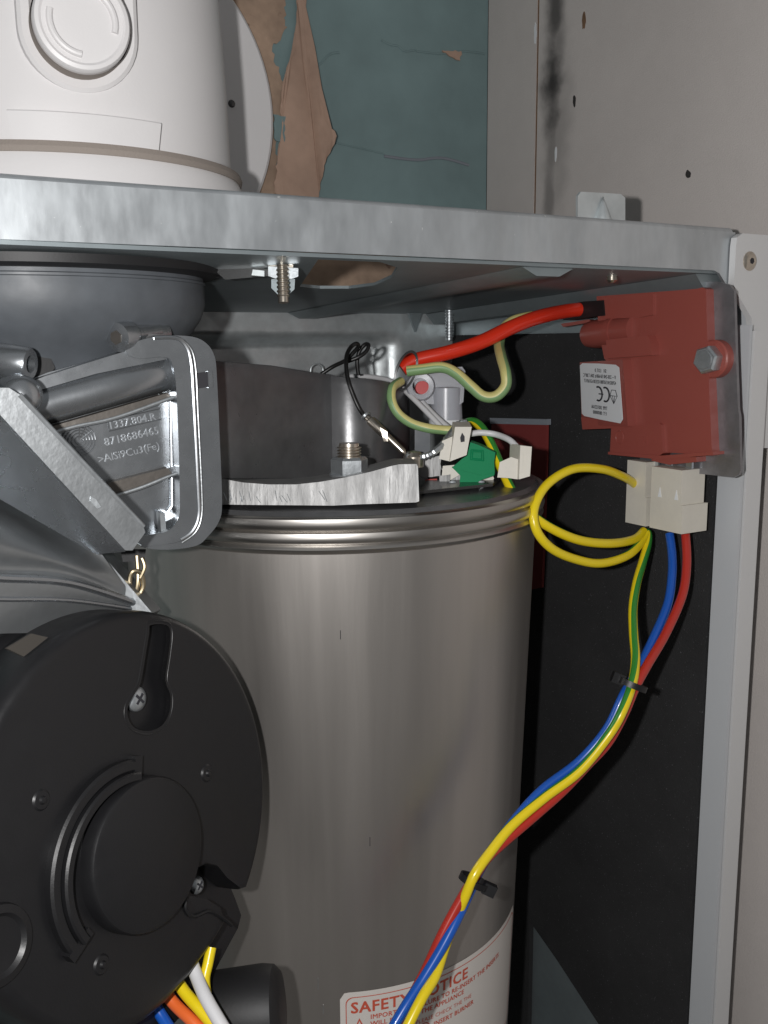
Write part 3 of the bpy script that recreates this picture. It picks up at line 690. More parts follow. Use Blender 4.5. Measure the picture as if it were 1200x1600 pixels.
# keyhole-shaped recess for the upper screw
key = smooth2([(206,1083),(216,1065),(224,1020),(229,990),(233,972),(262,972),(270,990),(266,1030),(262,1062),(270,1085),(268,1115),(255,1138),(232,1148),(208,1142),(196,1124),(196,1103)], 3)
kc = [fl2d(fp(u, v)) for u, v in key]; km = (sum(p[0] for p in kc)/len(kc), sum(p[1] for p in kc)/len(kc))
bm = bmesh.new(); loops = []
kcs = kc
for inset, hh in [(-.0012, .004), (-.0012, .0001), (-.0003, -.0006), (.0004, -.0018), (.0012, -.0040), (.0028, -.0048)]:
    lp = []
    n = len(kcs)
    for i in range(n):
        p0, p1, p2 = Vector(kcs[i-1]), Vector(kcs[i]), Vector(kcs[(i+1) % n])
        d = (p2-p0).normalized(); nn = Vector((-d.y, d.x))
        if nn.dot(Vector(km)-p1) < 0 and False: nn = -nn
        c = Vector((km[0], km[1])) - p1
        lp.append(p1+nn*inset if nn.dot(c) > -1 else p1)
    loops.append([bm.verts.new(fw(p.x, p.y, hh)) for p in lp])
bm.faces.new(loops[0]); bm.faces.new(list(reversed(loops[-1])))
for A, B in zip(loops, loops[1:]):
    for i in range(len(A)): bm.faces.new((A[i], A[(i+1) % len(A)], B[(i+1) % len(B)], B[i]))
boolean(cover, obj('cutter', bm, M['black'], None))
rim_ = [fw(p[0], p[1], -.0003) for p in kc]
obj('recess_edge', add_tube(bmesh.new(), rim_+[rim_[0]], .00045, sides=8), M['black'], cover)
screw_head(fp(213,1092,-.0035), nF, .0038, .0016, M['zinc'], fan)
screw_head(fp(307,1383,-.006), nF, .0028, .0016, M['zinc'], fan)
hcen = fp(238, 1335, .0055); h0 = hcen-nF*.0055
hub = obj('hub_cap', lathe([(.0224,-.001),(.0222,.0040),(.0216,.0050),(.0204,.0055),(0,.0053)], h0, nF, ref=aF, seg=80), M['black'], fan)
for r, hgt, wd in [(.0275, .0030, .0018), (.0243, .0044, .0014)]:
    prof = [(r-wd, -.001), (r-wd, hgt-.0006), (r-wd*.6, hgt), (r+wd*.6, hgt), (r+wd, hgt-.0006), (r+wd, -.001)]
    obj('hub_ridge', lathe(prof, h0-aF*.0050-bF*.0005, nF, ref=aF, seg=50, a0=R_(72), a1=R_(208), caps=True), M['black'], hub)
for t in (72, 208):
    d = aF*math.cos(R_(t))+nF.cross(aF)*math.sin(R_(t)); obj('ridge_end', box(h0-aF*.0050-bF*.0005+d*.0258+nF*.0010, d, nF, d.cross(nF), .0044, .0020, .0014), M['black'], hub, bevel=.0006)
for u, v in [(64,1250),(323,1208),(158,1507)]:
    obj('pimple', lathe([(.0030,0),(.0024,.0006),(.0012,.0007),(.0008,.0014),(0,.0016)], fp(u, v, -.0001), nF, seg=20), M['black'], cover)
bc = fp(-6, 1478)
obj('boss_ring', lathe([(.0105,-.0005),(.0100,.0012),(.0080,.0016),(.0070,.0006),(.0040,.0003),(0,.0003)], bc, nF, seg=40), M['black'], cover)
# moulded frame lines beside the notch
obj('notch_wall', tube([fp(u, v, .0003) for u, v in [(292,1395),(290,1420),(303,1432),(325,1424),(345,1432),(362,1446)]], .0006, 5, sides=6), M['black'], cover)
obj('lower_body', prism([fp(u, v, -.012) for u, v in [(300,1352),(352,1368),(366,1400),(377,1430),(372,1450),(345,1500),(318,1550),(262,1610),(200,1610)]], -nF*.018), M['black'], fan, bevel=.001)
obj('faded_patch', prism([fp(u, v, -.0004)+nF*.0006 for u, v in [(8,1013),(47,990),(73,996),(35,1026)]], -nF*.0009), M['patch'], cover)
# cast neck between duct flange and fan
def fz(u, v, off): return fp(u, v, off)
L0 = [dp(-90,728,.292), dp(0,774,.296), dp(80,822,.300), dp(157,863,.305)]
L1 = [fz(-90,800,-.012), fz(0,836,-.012), fz(85,868,-.014), fz(190,908,-.017)]
L2 = [fz(-90,880,-.0145), fz(0,888,-.0145), fz(110,897,-.0155), fz(218,940,-.018)]
L2b = [fz(-90,897,-.0125), fz(0,903,-.0125), fz(110,911,-.0135), fz(222,946,-.0165)]
L3 = [fz(-90,930,-.0135), fz(0,936,-.0135), fz(110,938,-.0145), fz(232,955,-.0175)]
L4 = [fz(-90,990,-.016), fz(0,990,-.016), fz(110,985,-.018), fz(240,965,-.020)]
def dense(l): return spline(l, 10)
cols = [dense(l) for l in (L0, L1, L2, L2b, L3, L4)]
rows = [spline([c[i] for c in cols], 6) for i in range(len(cols[0]))]
bm = loft(rows); 
obj('neck', bm, M['cast_rough'], fan, smooth=60)
for l, r, hh in [(L2b, .0013, 0), (L3, .0008, 0)]:
    obj('neck_ring', tube(l, r, 12, sides=10), M['cast'], fan)
obj('neck_back', prism([dp(u, v, .312) for u, v in [(-60,730),(0,774),(157,863),(238,958),(200,1000),(-60,1000)]], FWD*.012), M['cast_rough'], fan)
# flange under the bar
obj('neck_flange', prism([onY(u, v, y) for u, v, y in [(-60,560,.2775),(0,640,.2775),(190,846,.2775),(196,862,.2785),(150,866,.293),(80,826,.293),(0,780,.293),(-60,745,.293)]], (0,.012,0)), M['cast'], fan)
dbar = [(-60,560),(0,606),(14,606),(30,616),(120,712),(224,822),(227,832),(207,860),(196,860),(120,778),(0,648),(-60,600)]
obj('flange_bar', prism(yp(dbar, .2685), (0,.0075,0)), M['cast_rough'], fan, bevel=.0010)
obj('bar_glint', add_tube(bmesh.new(), yp([(30,617),(120,713),(224,823)], .2690), .0008, sides=8), M['zinc'], fan)  # bright tube paints the highlight on the bar's upper edge
obj('weld_mark', prism(yp([(142,776),(150,780),(158,792),(152,795),(141,783)], .2680), (0,.002,0)), M['zinc'], fan, bevel=.0003)
obj('round_boss', lathe([(0,.0036),(.002,.0034),(.004,.0024),(.0053,.0006),(.006,-.002),(.006,-.01)], onY(38,617,.283), Vector((.3,-1,.15)), seg=30), M['cast'], fan)

# --- black cylinder beside the fan
a0_, b0_ = dp(318, 1585, .3165), dp(441, 1572, .3165)
axc = (b0_-a0_).normalized(); lc = (b0_-a0_).length
o = obj('capacitor_can', lathe([(0,-.002),(.0125,-.002),(.0142,.004),(.0148,lc-.006),(.0142,lc-.0022),(.0122,lc-.0003),(.008,lc+.0004),(0,lc+.0005)], a0_-EZ*.0015, axc, seg=48), M['blackm'])
tag(o, 'matt black round-ended plastic can beside the fan wires', 'can')
# --- brass spring wire hanging under the duct flange
o = thing('spring_clip', 'small brass wire spring ring hanging under the duct flange', 'clip', dp(212, 932, .318))
obj('ring', add_tube(bmesh.new(), spline([dp(u, v, d) for u, v, d in [(214,868,.318),(216,900,.318),(213,922,.317),(205,925,.316),(203,905,.316),(208,893,.316),(220,896,.317),(224,915,.318),(216,932,.318)]], 6), .0008, sides=8), M['brass'], o)
obj('wire', add_tube(bmesh.new(), spline([dp(u, v, d) for u, v, d in [(222,872,.317),(226,886,.317),(219,903,.317)]], 6), .0007, sides=8), M['brass'], o)
obj('holder', ppx([(188,858),(228,858),(226,876),(192,878)], .319, .008), M['blackm'], o, bevel=.0005)

# ================================================================== IGNITER
PX = .3185
br = thing('igniter_bracket', 'plain zinc plated mounting plate behind the red igniter unit', 'bracket', onX(1130, 745, PX))
brp = [(1000,445),(1120,440),(1140,445),(1147,455),(1150,560),(1153,640),(1155,650),(1157,735),(1154,742),(1146,746),(1090,740),(1000,735)]
obj('plate', prism([onX(u, v, PX) for u, v in brp], (.0014, 0, 0)), M['bracket'], br, bevel=.0003)
IX = .3140
ig = thing('igniter_unit', 'red-brown plastic igniter box with white type label', 'igniter', onX(1040, 715, IX))
def xp(px, x): return [onX(u, v, x) for u, v in px]
def yback(px, x, depth): return prism(xp(px, x), (depth, 0, 0))
main = [(932,463),(1000,458),(1068,453),(1090,451),(1098,449),(1103,452),(1106,560),(1112,700),(1113,707),(1112,712),(1030,706),(960,700),(957,690),(957,575),(944,560),(935,515)]
casep = obj('case', yback(main, IX, .016), M['redcase'], ig, bevel=.0009)
# upper spigot (round barrel holding the lead), shoulder and ledge
obj('shoulder', yback([(944,466),(1000,460),(1020,459),(1020,492),(1000,496),(944,498)], IX-.0012, .012), M['redcase'], casep, bevel=.0006)
bb0, bb1 = onX(921, 523, IX+.004), onX(996, 515, IX+.0035)
obj('barrel', add_tube(bmesh.new(), [bb0, bb0.lerp(bb1,.2), bb1], [.0060,.0068,.0068], sides=32), M['redcase'], casep, smooth=60)
obj('barrel_collar', add_tube(bmesh.new(), [onX(958,518,IX+.0035), onX(966,517,IX+.0035)], .0071, sides=32), M['redcase'], casep)
obj('ledge', yback([(947,531),(985,527),(1012,524),(1018,540),(1018,555),(980,558),(948,560)], IX-.0046, .012), M['redcase'], casep, bevel=.0006)
obj('ledge_tab', yback([(876,506),(920,499),(925,503),(880,511)], IX+.004, .003), M['redcase'], casep, bevel=.0003)
# the label block: its face leans into the case towards the back
blk = [(905,566),(940,563),(968,560),(980,560),(986,566),(984,810),(0,0)]
f_r = [onX(u, v, IX-.0050) for u, v in [(973,562),(981,664)]]
f_l = [onX(u, v, IX+.0010) for u, v in [(906,566),(909,664)]]
front = [f_l[0], f_r[0], f_r[1]+Vector((0,0,-.0005)), f_l[1]]
bm = add_prism(bmesh.new(), front, [p+Vector((.014, 0, 0)) for p in front])
lb = obj('label_block', bm, M['redcase'], casep, bevel=.0010)
obj('block_foot', yback([(908,652),(950,656),(986,662),(984,668),(940,670),(910,671)], IX-.0012, .010), M['redcase'], casep, bevel=.0006)
nx = (f_r[0]-f_l[0]).cross(f_l[1]-f_l[0]).normalized(); nx = nx if nx.x < 0 else -nx
ofs = nx*.00025
def lpx(u, v, off=.00025): return onP(u, v, f_l[0]+nx*off, nx)
l4 = [(906,571),(910,567.5),(936,568),(962,570),(967,574),(973,655),(969,661.5),(940,656),(913,650),(909,646)]
lbl = obj('type_label', prism([lpx(u, v, .0003) for u, v in l4], -nx*.0002), M['label'], lb)
lbl['label'] = 'white type label printed upside down'
# printing: the label is upside down, so its writing runs right-to-left in the picture
LO = lpx(969, 657, .0005); LXd = (lpx(910, 648, .0005)-LO); LYd = (lpx(967, 574, .0005)-LO); Lw, Lh = LXd.length, LYd.length; LXd.normalize(); LYd.normalize()
def lp2(a, b2, c=0): return LO+LXd*a*Lw+LYd*b2*Lh+nx*c
def ltext(s_, a, b2, wfrac, h):
    bm = text_bm(s_, 1.0, lambda x, y, z: Vector((x, y, z))); wd = max(v.co.x for v in bm.verts)
    for v in bm.verts: v.co = lp2(a+v.co.x/wd*wfrac, b2+v.co.y*h)
    b2m = bm.copy()
    for v in b2m.verts: v.co += LXd*.00010+nx*.00002
    merge(bm, b2m)
    return obj('lettering', bm, M['ink'], lbl)
ltext('F.Y. 08/00000', .34, .055, .36, .10); ltext('TYPE  DKF1223-0A', .32, .16, .42, .10)
ltext('470024150788 02338 6316917', .08, .66, .84, .10); ltext('V ~ 220-240 50-60Hz 20A T.80°C', .08, .77, .86, .10); ltext('SH    LOT. 0', .32, .88, .30, .10)
def larc(ca, cb, r, a0, a1, th=.0007):
    return add_tube(bmesh.new(), [lp2(ca+r*math.cos(R_(a0+(a1-a0)*i/16))*Lh/Lw, cb+r*math.sin(R_(a0+(a1-a0)*i/16))) for i in range(17)], th*.6, sides=6)
bm = larc(.36, .46, .135, 70, 290); merge(bm, larc(.545, .46, .135, 70, 290)); merge(bm, add_tube(bmesh.new(), [lp2(.42,.46), lp2(.53,.46)], .0003, sides=6))
obj('ce_mark', bm, M['ink'], lbl)
bm = add_tube(bmesh.new(), [lp2(a, b2) for a, b2 in [(.06,.45),(.10,.56),(.20,.56),(.24,.45),(.15,.30),(.06,.45),(.24,.45)]], .00016, sides=5)
merge(bm, add_tube(bmesh.new(), [lp2(.15,.30), lp2(.12,.45), lp2(.18,.45), lp2(.15,.30)], .00014, sides=5))
obj('approval_mark', bm, M['ink'], lbl)
# connector skirt under the case, moulded symbols, bolt ear
obj('skirt', yback([(955,668),(1030,661),(1033,664),(1036,708),(1030,712),(953,706)], IX-.0016, .012), M['redcase'], casep, bevel=.0005)
obj('skirt_lip', yback([(950,706),(1032,712),(1114,706),(1114,711),(1032,718),(950,710)], IX-.0022, .012), M['redcase'], casep, bevel=.0004)
obj('socket_wall', yback([(1018,716),(1088,714),(1088,722),(1045,726),(1018,720)], IX-.0012, .010), M['redcase'], casep, bevel=.0004)
for u, v in [(968,683)]:
    c = onX(u, v, IX-.0017); pts = [c+Vector((0, .0024*math.cos(t), .0028*math.sin(t))) for t in [2*math.pi*i/20 for i in range(21)]]
    obj('moulded_earth_symbol', add_tube(bmesh.new(), pts, .00022, sides=6), M['redcase'], casep)
for u, s_ in [(1000,'N'), (1018,'L')]:
    c = onX(u+3, 692, IX-.0017)
    obj('lettering', text_bm(s_, .0042, lambda x, y, z: c+Vector((-z, -x, y)), depth=.0002), M['redcase'], casep)
ear = obj('bolt_ear', lathe([(0,0),(.0072,0),(.0078,-.0006),(.0078,-.004),(0,-.004)], onX(1112, 561, PX-.0040), Vector((-1,0,0)), seg=36), M['redcase'], casep)
bcn = onX(1112, 562, PX-.0042)
bo = obj('hex_bolt', hexnut(bcn, Vector((-1,-.1,0)), .0058, .0052), M['zinc'], ig, smooth=20)
obj('bolt_face', lathe([(0,.0057),(.0036,.0056),(.0040,.0050)], bcn, Vector((-1,-.1,0)), seg=24), M['zinc'], bo)
# --- lead sleeve
o = obj('lead_sleeve', prism(xp([(878,476),(912,471),(942,469),(944,493),(912,496),(880,500)], .312), (.009,0,0)), M['blackm'], None, bevel=.0012)
tag(o, 'black rubber sleeve where the red lead enters the igniter', 'sleeve')
o = obj('sleeve_tail', prism(xp([(820,488),(850,480),(879,476),(880,486),(840,497),(822,500)], .320), (.004,0,0)), M['blackm'], None, bevel=.0006)
tag(o, 'flat black tape end above the red ignition lead', 'tape')

# --- two white plugs under the igniter
def plug(name, label, cxm, cym, zt, hgt, sx, sy, step, notches=False):
    c = Vector((cxm, cym, zt)); t = thing(name, label, 'plug', c-EZ*hgt)
    h1 = hgt*.55
    bm = bmesh.new(); box(c-EZ*h1/2, EX, EZ, EYV, sx/2, h1/2, sy/2, bm); obj('upper_body', bm, M['cream'], t, bevel=.0005)
    bm = bmesh.new(); box(c-EZ*(h1+(hgt-h1)/2)+Vector((step/2,-step/2,0)), EX, EZ, EYV, sx/2+step/2, (hgt-h1)/2, sy/2+step/2, bm); obj('lower_body', bm, M['cream'], t, bevel=.0005)
    if notches:
        for k in (-.30, .25):
            p = c+Vector((-sx/2-.0002, sy*k, -h1*.86))
            obj('latch_notch', prism([p, p+Vector((0,-.0020,0)), p+Vector((0,-.0010,.0042))], (.0008,0,0)), M['label'], t)
    return t
pc = onX(1064, 738, .308)
plug('mains_plug', 'larger white plug under the igniter with blue and red wires', pc.x+.0070, pc.y+.0080, pc.z+.0008, .0270, .0140, .0170, .0012, True)
pc2 = onX(1012, 722, .3115)
plug('earth_plug', 'slim white plug under the igniter with yellow and green wires', pc2.x+.0012, pc2.y+.0050, pc2.z, .0285, .0055, .0115, .0010)
for u, v, side_ in [(1026,722,'beside the slim white plug'),(1046,724,'above the middle of the larger white plug'),(1078,722,'beside the bare mounting plate')]:
    p = onX(u, v, .3158); tag(obj('contact_pin', box(p, EX, EZ, EYV, .0006, .0036, .0016), M['zinc'], None, bevel=.0003), 'bright metal contact blade under the igniter '+side_, 'contact', 'contact blades under the igniter')

# ================================================================== WIRES
def wire(name, label, pts, r, mats, k=10, sides=14, twist=0, stripe=0, group=None, phase=0.0):
    bm = tube([dp(*p) for p in pts], r, k, sides=sides, twist=twist, stripe=stripe, phase=phase)
    return tag(obj(name, bm, mats, None, smooth=80), label, 'wire', group)
YG = [M['yellow'], M['ygreen']]; PG = [M['yellow_glare'], M['green_glare']]
wr = .0019
wire('blue_wire', 'blue wire from the larger white plug down the bundle',
     [(1046,834,.420),(1050,865,.417),(1050,900,.412),(1043,945,.406),(1020,1000,.396),(998,1045,.387),(975,1085,.381),(948,1140,.380),(905,1190,.379),(850,1232,.376),(812,1272,.372),(775,1320,.368),(752,1355,.364),(738,1385,.361),(716,1432,.354),(690,1482,.349),(660,1532,.344),(632,1575,.339),(606,1620,.335),(580,1668,.332)], wr, M['blue'])
wire('red_wire', 'red wire from the larger white plug down the bundle',
     [(1071,834,.415),(1073,880,.411),(1066,930,.405),(1040,990,.396),(1012,1038,.386),(992,1075,.380),(975,1115,.379),(950,1160,.378),(918,1195,.376),(880,1235,.373),(835,1275,.368),(785,1318,.362),(760,1342,.358),(740,1372,.356),(712,1420,.354),(690,1462,.352),(668,1510,.350),(648,1550,.345),(622,1605,.340),(598,1665,.336)], wr, M['redw'])
wire('earth_wire', 'yellow and green wire looping from the slim plug then down the bundle',
     [(1002,770,.436),(990,755,.430),(972,744,.421),(940,733,.410),(895,733,.400),(855,757,.393),(835,793,.388),(838,828,.387),(862,857,.392),(900,874,.400),(940,880,.408),(980,868,.418),(1003,846,.427),(1011,832,.430),(1012,848,.428),(1005,875,.422),(995,910,.413),(989,950,.404),(990,990,.395),(993,1030,.386),(988,1068,.378),(972,1112,.373),(950,1150,.373),(905,1205,.371),(850,1247,.368),(800,1290,.363),(765,1333,.358),(742,1366,.354),(727,1400,.354),(710,1440,.356),(695,1480,.353),(680,1525,.345),(660,1558,.339),(636,1605,.334),(610,1660,.330)], wr, YG, twist=8, stripe=3, phase=2.2)
wire('earth_wire', 'yellow and green wire from behind the green plug to the slim white plug',
     [(722,664,.420),(738,659,.416),(752,668,.411),(768,695,.404),(785,735,.3985),(805,775,.3930),(833,806,.392),(870,830,.396),(910,845,.403),(955,849,.413),(990,843,.424),(1006,830,.430)], .0020, YG, twist=-3.4, stripe=4, phase=3.9)
# cable ties
def tie(name, u, v, d, tilt, label, rr=.0052, head=(-1, -.3)):
    t = thing(name, label, 'cable tie', dp(u, v, d)-EZ*.004, 'black cable ties on the wire bundle')
    c = dp(u, v, d); tv = (dp(u+10*math.sin(R_(tilt)), v+10*math.cos(R_(tilt)), d)-c).normalized()
    e1 = tv.cross(FWD).normalized(); e2 = tv.cross(e1)
    pts = [c+e1*rr*1.05*math.cos(a)+e2*rr*.80*math.sin(a) for a in [2*math.pi*i/24 for i in range(25)]]
    bm = bmesh.new(); rows = [[p+tv*s for p in pts] for s in (-.0012, .0012)]; rows2 = [[c+(p-c)*1.14+tv*s for p in pts] for s in (.0012, -.0012)]
    obj('strap', loft(rows+rows2+[rows[0]]), M['black'], t)
    hd = c+e1*rr*1.2*head[0]+e2*rr*head[1]
    obj('head', box(hd, e1, tv, e2, .0024, .0021, .0017), M['black'], t, bevel=.0005)
    return t
tie('cable_tie', 989, 1070, .377, -22, 'black cable tie round the wire bundle in front of bare black insulation', .0048, (-1, -.5))
tie('cable_tie', 741, 1377, .3570, -25, 'black cable tie round the wire bundle in front of the steel cylinder', .0050, (1, .2))
# red ignition lead
wire('ignition_lead', 'thick red ignition lead running from the black clip to the igniter',
     [(628,577,.428),(650,563,.428),(700,551,.428),(750,535,.429),(800,511,.432),(840,496,.438),(885,486,.450),(925,482,.456)], .0033, M['redht'], sides=18)
wire('glare_earth_wire', 'yellow and green wire paled by painted glare sagging below the red ignition lead',
     [(636,580,.424),(660,577,.423),(690,574,.422),(712,583,.421),(735,603,.420),(755,619,.420),(775,619,.419),(790,603,.418),(790,582,.418),(784,560,.425),(780,538,.437),(786,515,.441),(803,501,.443),(832,494,.445)], .0024, PG, twist=1.2, stripe=7, phase=1.9)
wire('glare_earth_wire', 'yellow and green wire paled by painted glare curving from the black clip to the cream connector',
     [(626,596,.420),(613,606,.411),(612,626,.408),(622,646,.408),(642,661,.407),(668,669,.406),(695,672,.407),(712,672,.406)], .0020, PG, twist=.8, stripe=6, phase=1.6)
wire('white_wire', 'thin white wire passing over the burner duct to the electrodes',
     [(549,588,.455),(580,589,.448),(606,594,.440),(624,603,.434),(645,622,.426),(668,645,.420),(690,668,.415)], .0012, M['whitew'])
wire('white_wire', 'thin white wire lying beside another below the clear holder',
     [(640,607,.434),(656,625,.430),(680,650,.422),(700,668,.416)], .0013, M['whitew'])
wire('jumper_wire', 'short white jumper wire between two cream connectors',
     [(735,678,.404),(752,676,.404),(775,679,.403),(795,687,.397),(806,697,.394)], .0013, M['whitew'])
wire('sensor_wire', 'thin black wire looping up from the crimp terminal',
     [(500,586,.424),(520,573,.423),(540,563,.420),(553,550,.418),(560,541,.416),(556,537,.414),(547,544,.412),(541,560,.404),(543,590,.3955),(552,618,.3945),(562,640,.395),(570,650,.397)], .0009, M['blackw'])
wire('sensor_wire', 'second thin black wire loop standing behind the burner duct',
     [(560,586,.428),(558,565,.428),(562,548,.427),(571,538,.426),(576,540,.425),(572,549,.424),(560,558,.423),(540,566,.4235)], .0009, M['blackw'])
# wires leaving the fan at the bottom
wire('fan_wire', 'blue wire coming out beneath the black fan cover', [(235,1560,.302),(252,1587,.300),(270,1615,.297),(285,1640,.295)], .0019, M['blue'], group='fan wires')
wire('fan_wire', 'orange wire coming out beneath the black fan cover', [(255,1545,.303),(272,1568,.301),(300,1595,.297),(330,1625,.294)], .0019, M['orange'], group='fan wires')
wire('fan_wire', 'yellow wire coming out beneath the black fan cover', [(272,1525,.304),(290,1552,.301),(315,1580,.297),(345,1615,.293)], .0019, M['yellow'], group='fan wires')
wire('fan_wire', 'white wire coming out beneath the black fan cover', [(298,1500,.305),(308,1528,.302),(322,1560,.297),(345,1600,.292),(360,1625,.290)], .0021, M['whitew'], group='fan wires')
wire('fan_wire', 'yellow and green wire beside the black can under the fan', [(330,1480,.308),(325,1505,.306),(320,1530,.304),(323,1560,.303),(328,1590,.302)], .0017, YG, stripe=6, phase=1.5, group='fan wires')

# ================================================================== ELECTRODES ON THE FLANGE
el = thing('electrode_assembly', 'electrode assembly with crinkled metal bracket and green plug body on the cylinder flange', 'electrode', dp(730, 775, .395))
def crumple(bm, amp=.0006, sc=400):
    bmesh.ops.subdivide_edges(bm, edges=bm.edges[:], cuts=4, use_grid_fill=True)
    for v in bm.verts: v.co += noise.noise_vector(v.co*sc)*amp
    return bm
DE = .398
for px, d, dd in [([(687,744),(702,742),(704,776),(688,776)], DE-.004, .008), ([(700,756),(745,762),(746,773),(701,775)], DE-.002, .01), ([(640,716),(690,712),(688,744),(664,747),(640,735)], DE+.004, .004), ([(690,732),(720,728),(722,756),(698,758)], DE, .01)]:
    obj('bracket_piece', crumple(ppx(px, d, dd)), M['milled'], el, smooth=25)
obj('base_plate', prism([onZ(u, v, -.0575) for u, v in [(655,772),(770,760),(800,735),(680,735)]], (0,0,.0012)), M['clip'], el)
obj('ceramic_body', ppx([(692,728),(716,726),(718,742),(704,750),(690,746)], DE-.002, .012), M['cream'], el, bevel=.001)
obj('ceramic_body', ppx([(748,748),(770,742),(772,748),(760,762),(750,764)], DE-.001, .010), M['cream'], el, bevel=.001)
gr = [(735,691),(747,695),(774,707),(772,722),(773,739),(753,744),(728,738),(706,731),(722,717),(730,712)]
gb = obj('green_plug', ppx(gr, DE-.006, .012, (2,-3)), M['green'], el, bevel=.0008)
obj('plug_skirt', ppx([(706,730),(728,737),(753,743),(773,738),(772,743),(752,750),(736,759),(718,755),(719,743)], DE-.0064, .010, (2,-3)), M['green'], gb, bevel=.0006)
sq = [(736,703),(755,704),(756,720),(735,718)]
for sc in (1.0, .72):
    cu0 = sum(p[0] for p in sq)/4; cv0 = sum(p[1] for p in sq)/4
    pts = [dp(cu0+(u-cu0)*sc, cv0+(v-cv0)*sc, DE-.0061) for u, v in sq]; obj('raised_square', add_tube(bmesh.new(), pts+[pts[0]], .0003, sides=6), M['green'], gb)
for u, v in [(738,762),(707,757),(752,757)]:
    obj('pin', lathe([(0,.002),(.0016,.0014),(.0018,-.004)], dp(u, v, DE-.006), -FWD, seg=14), M['zinc'], el)
# flattened lead strips and the screw
obj('contact_strip', add_tube(bmesh.new(), spline([dp(u, v, d) for u, v, d in [(634,711,.392),(650,715,.392),(668,712,.393),(682,703,.394),(694,692,.397),(705,676,.402),(716,663,.408),(728,660,.410)]], 6), [.0011+.0005*abs(math.sin(i*1.7)) for i in range(43)], sides=7), M['zinc'], el, smooth=25)
obj('screw', lathe([(0,.0028),(.0028,.0022),(.0042,.0004),(.0042,-.004)], dp(646,714,.394), EZ, seg=24), M['nickel'], el)
obj('seal_block', ppx([(665,749),(683,748),(682,766),(664,767)], DE+.001, .01), M['redseal'], el)
obj('post', ppx([(648,665),(672,668),(672,712),(648,712)], .412, .012), M['adapter'], el, bevel=.001)
# crimp terminal of the black wire
ct = thing('crimp_terminal', 'slim metal crimp terminal at the end of the black wire', 'terminal', dp(634, 712, .388))
p0, p1 = dp(571, 650, .396), dp(633, 709, .389)
obj('barrel', add_tube(bmesh.new(), [p0, p0.lerp(p1,.1), p0.lerp(p1,.13), p0.lerp(p1,.45), p0.lerp(p1,.5), p0.lerp(p1,.95), p1], [.0012,.0014,.0021,.0019,.0015,.0014,.0006], sides=12), M['nickel'], ct)
obj('crimp_lug', crumple(ppx([(594,668),(604,674),(606,690),(600,691)], .389, .002), .0004), M['nickel'], ct)
obj('collar', lathe([(.0018,0),(.0022,.0006),(.0018,.0014)], p0-(p1-p0).normalized()*.0006, (p1-p0), seg=16), M['zinc'], ct)
# cream connectors
cA = thing('spade_connector', 'cream spade connector with a dark hole standing over the green plug', 'connector', dp(715, 722, .394), 'cream spade connectors')
A1 = obj('housing', ppx([(711,667),(737,667),(729,711),(703,721)], .392, .012, (-4,-8)), M['cream'], cA, bevel=.0005)
obj('side_block', ppx([(691,689),(707,682),(703,721),(686,717)], .395, .010, (2,-6)), M['cream'], cA, bevel=.0005)
obj('hole', prism([dp(u, v, .3918) for u, v in [(722,676),(726,682),(726,690),(720,691),(719,684)]], FWD*.001), M['ink'], cA)  # dark prism on the face, shade of the hole put into its colour
cB = thing('spade_connector', 'cream spade connector on the white jumper wire in front of the red plate', 'connector', dp(805, 752, .392), 'cream spade connectors')
obj('housing', ppx([(813,696),(831,698),(828,744),(811,749)], .384, .012, (-16,-3)), M['cream'], cB, bevel=.0005)
obj('side_block', ppx([(781,722),(799,714),(810,718),(809,749),(795,747),(777,746)], .386, .008), M['cream'], cB, bevel=.0005)
obj('latch', ppx([(813,708),(818,708),(817,738),(812,739)], .3836, .001), M['cream'], cB, bevel=.0002)
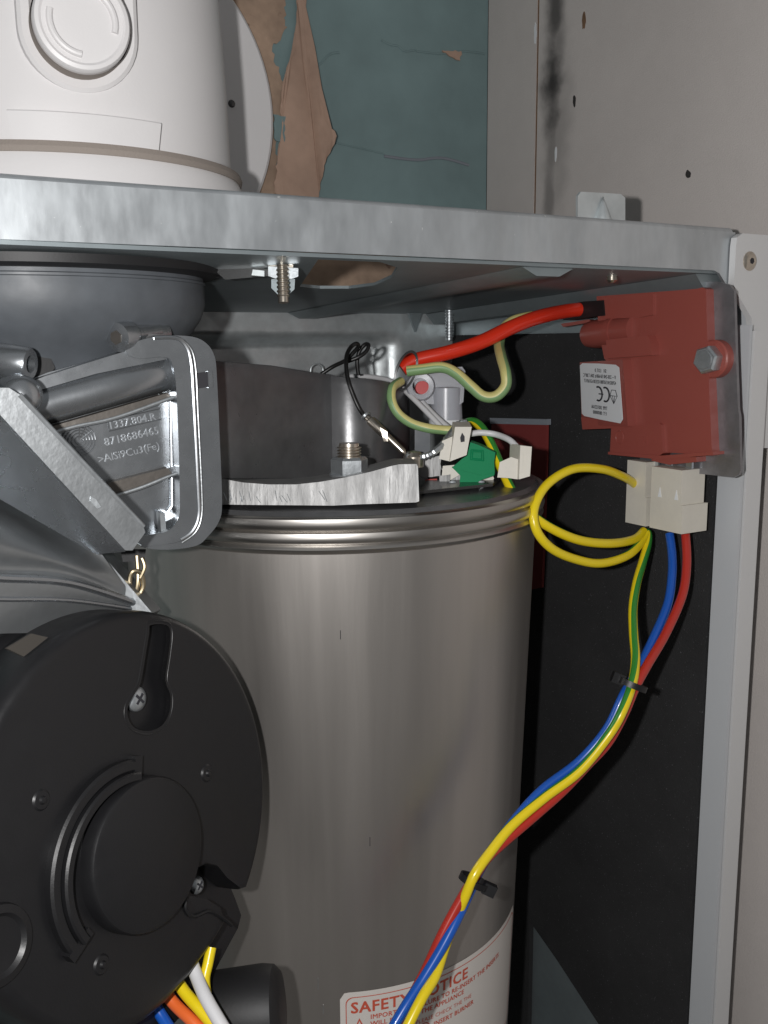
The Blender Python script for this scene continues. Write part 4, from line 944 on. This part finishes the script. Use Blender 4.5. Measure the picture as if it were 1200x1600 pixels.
# dark clip ring round the lead
cr_ = thing('lead_clip', 'dark glossy clip ring round the red lead and glare-paled wire', 'clip', dp(634, 616, .426))
cc = dp(634, 581, .426); e1 = (dp(652, 560, .426)-cc).normalized(); e1 = (dp(642,560,.426)-cc).normalized(); e2 = FWD.cross(e1).normalized()
bm = bmesh.new(); ring = [[], [], [], []]
for i in range(41):
    a = 2*math.pi*i/40
    p = cc+e1*.0095*math.cos(a)+e2*.0046*math.sin(a)+FWD*.0015*math.sin(a); q2 = cc+e1*.0083*math.cos(a)+e2*.0036*math.sin(a)+FWD*.0015*math.sin(a)
    ring[0].append(p-FWD*.003); ring[1].append(p+FWD*.004); ring[2].append(q2+FWD*.004); ring[3].append(q2-FWD*.003)
obj('ring', loft(ring+[ring[0]]), M['clip'], cr_)
# clear holder
ho = thing('clear_holder', 'frosted clear plastic holder behind the dark clip ring', 'holder', dp(690, 668, .432))
obj('block', ppx([(646,578),(722,573),(727,580),(724,628),(716,634),(650,630)], .430, .014), M['clear'], ho, bevel=.001)
obj('stem', lathe([(.0075,0),(.0068,.018),(.0040,.0185),(0,.0185)], dp(697,668,.436), EZ, seg=32), M['clear'], ho)
obj('stem_base', lathe([(0,0),(.0078,0),(.0078,.005),(0,.005)], dp(697,672,.436), EZ, seg=32), M['label'], ho)
tcn = dp(657, 604, .427)
obj('eyelet', lathe([(.0036,.001),(.0058,.0012),(.0064,0),(.0064,-.004)], tcn, -FWD, seg=32), M['clear'], ho)
obj('core', lathe([(0,.0005),(.0030,.0005),(.0034,-.002)], dp(660,606,.4268), -FWD, seg=20), M['pinkred'], ho)

# --- red plate with grey tape along its top, by the insulated side
rp = thing('red_plate', 'flat red-brown plate with grey strip on top beside the black insulation', 'plate', onX(850, 915, .3245))
obj('sheet', prism(xp([(768,662),(854,662),(853,720),(849,850),(846,918),(826,922),(760,925)], .3245), (.0016,0,0)), M['redplate'], rp, bevel=.0003)
obj('grey_strip', prism(xp([(765,653),(854,655),(854,664),(766,662)], .3238), (.0030,0,0)), M['tape'], rp, bevel=.0003)
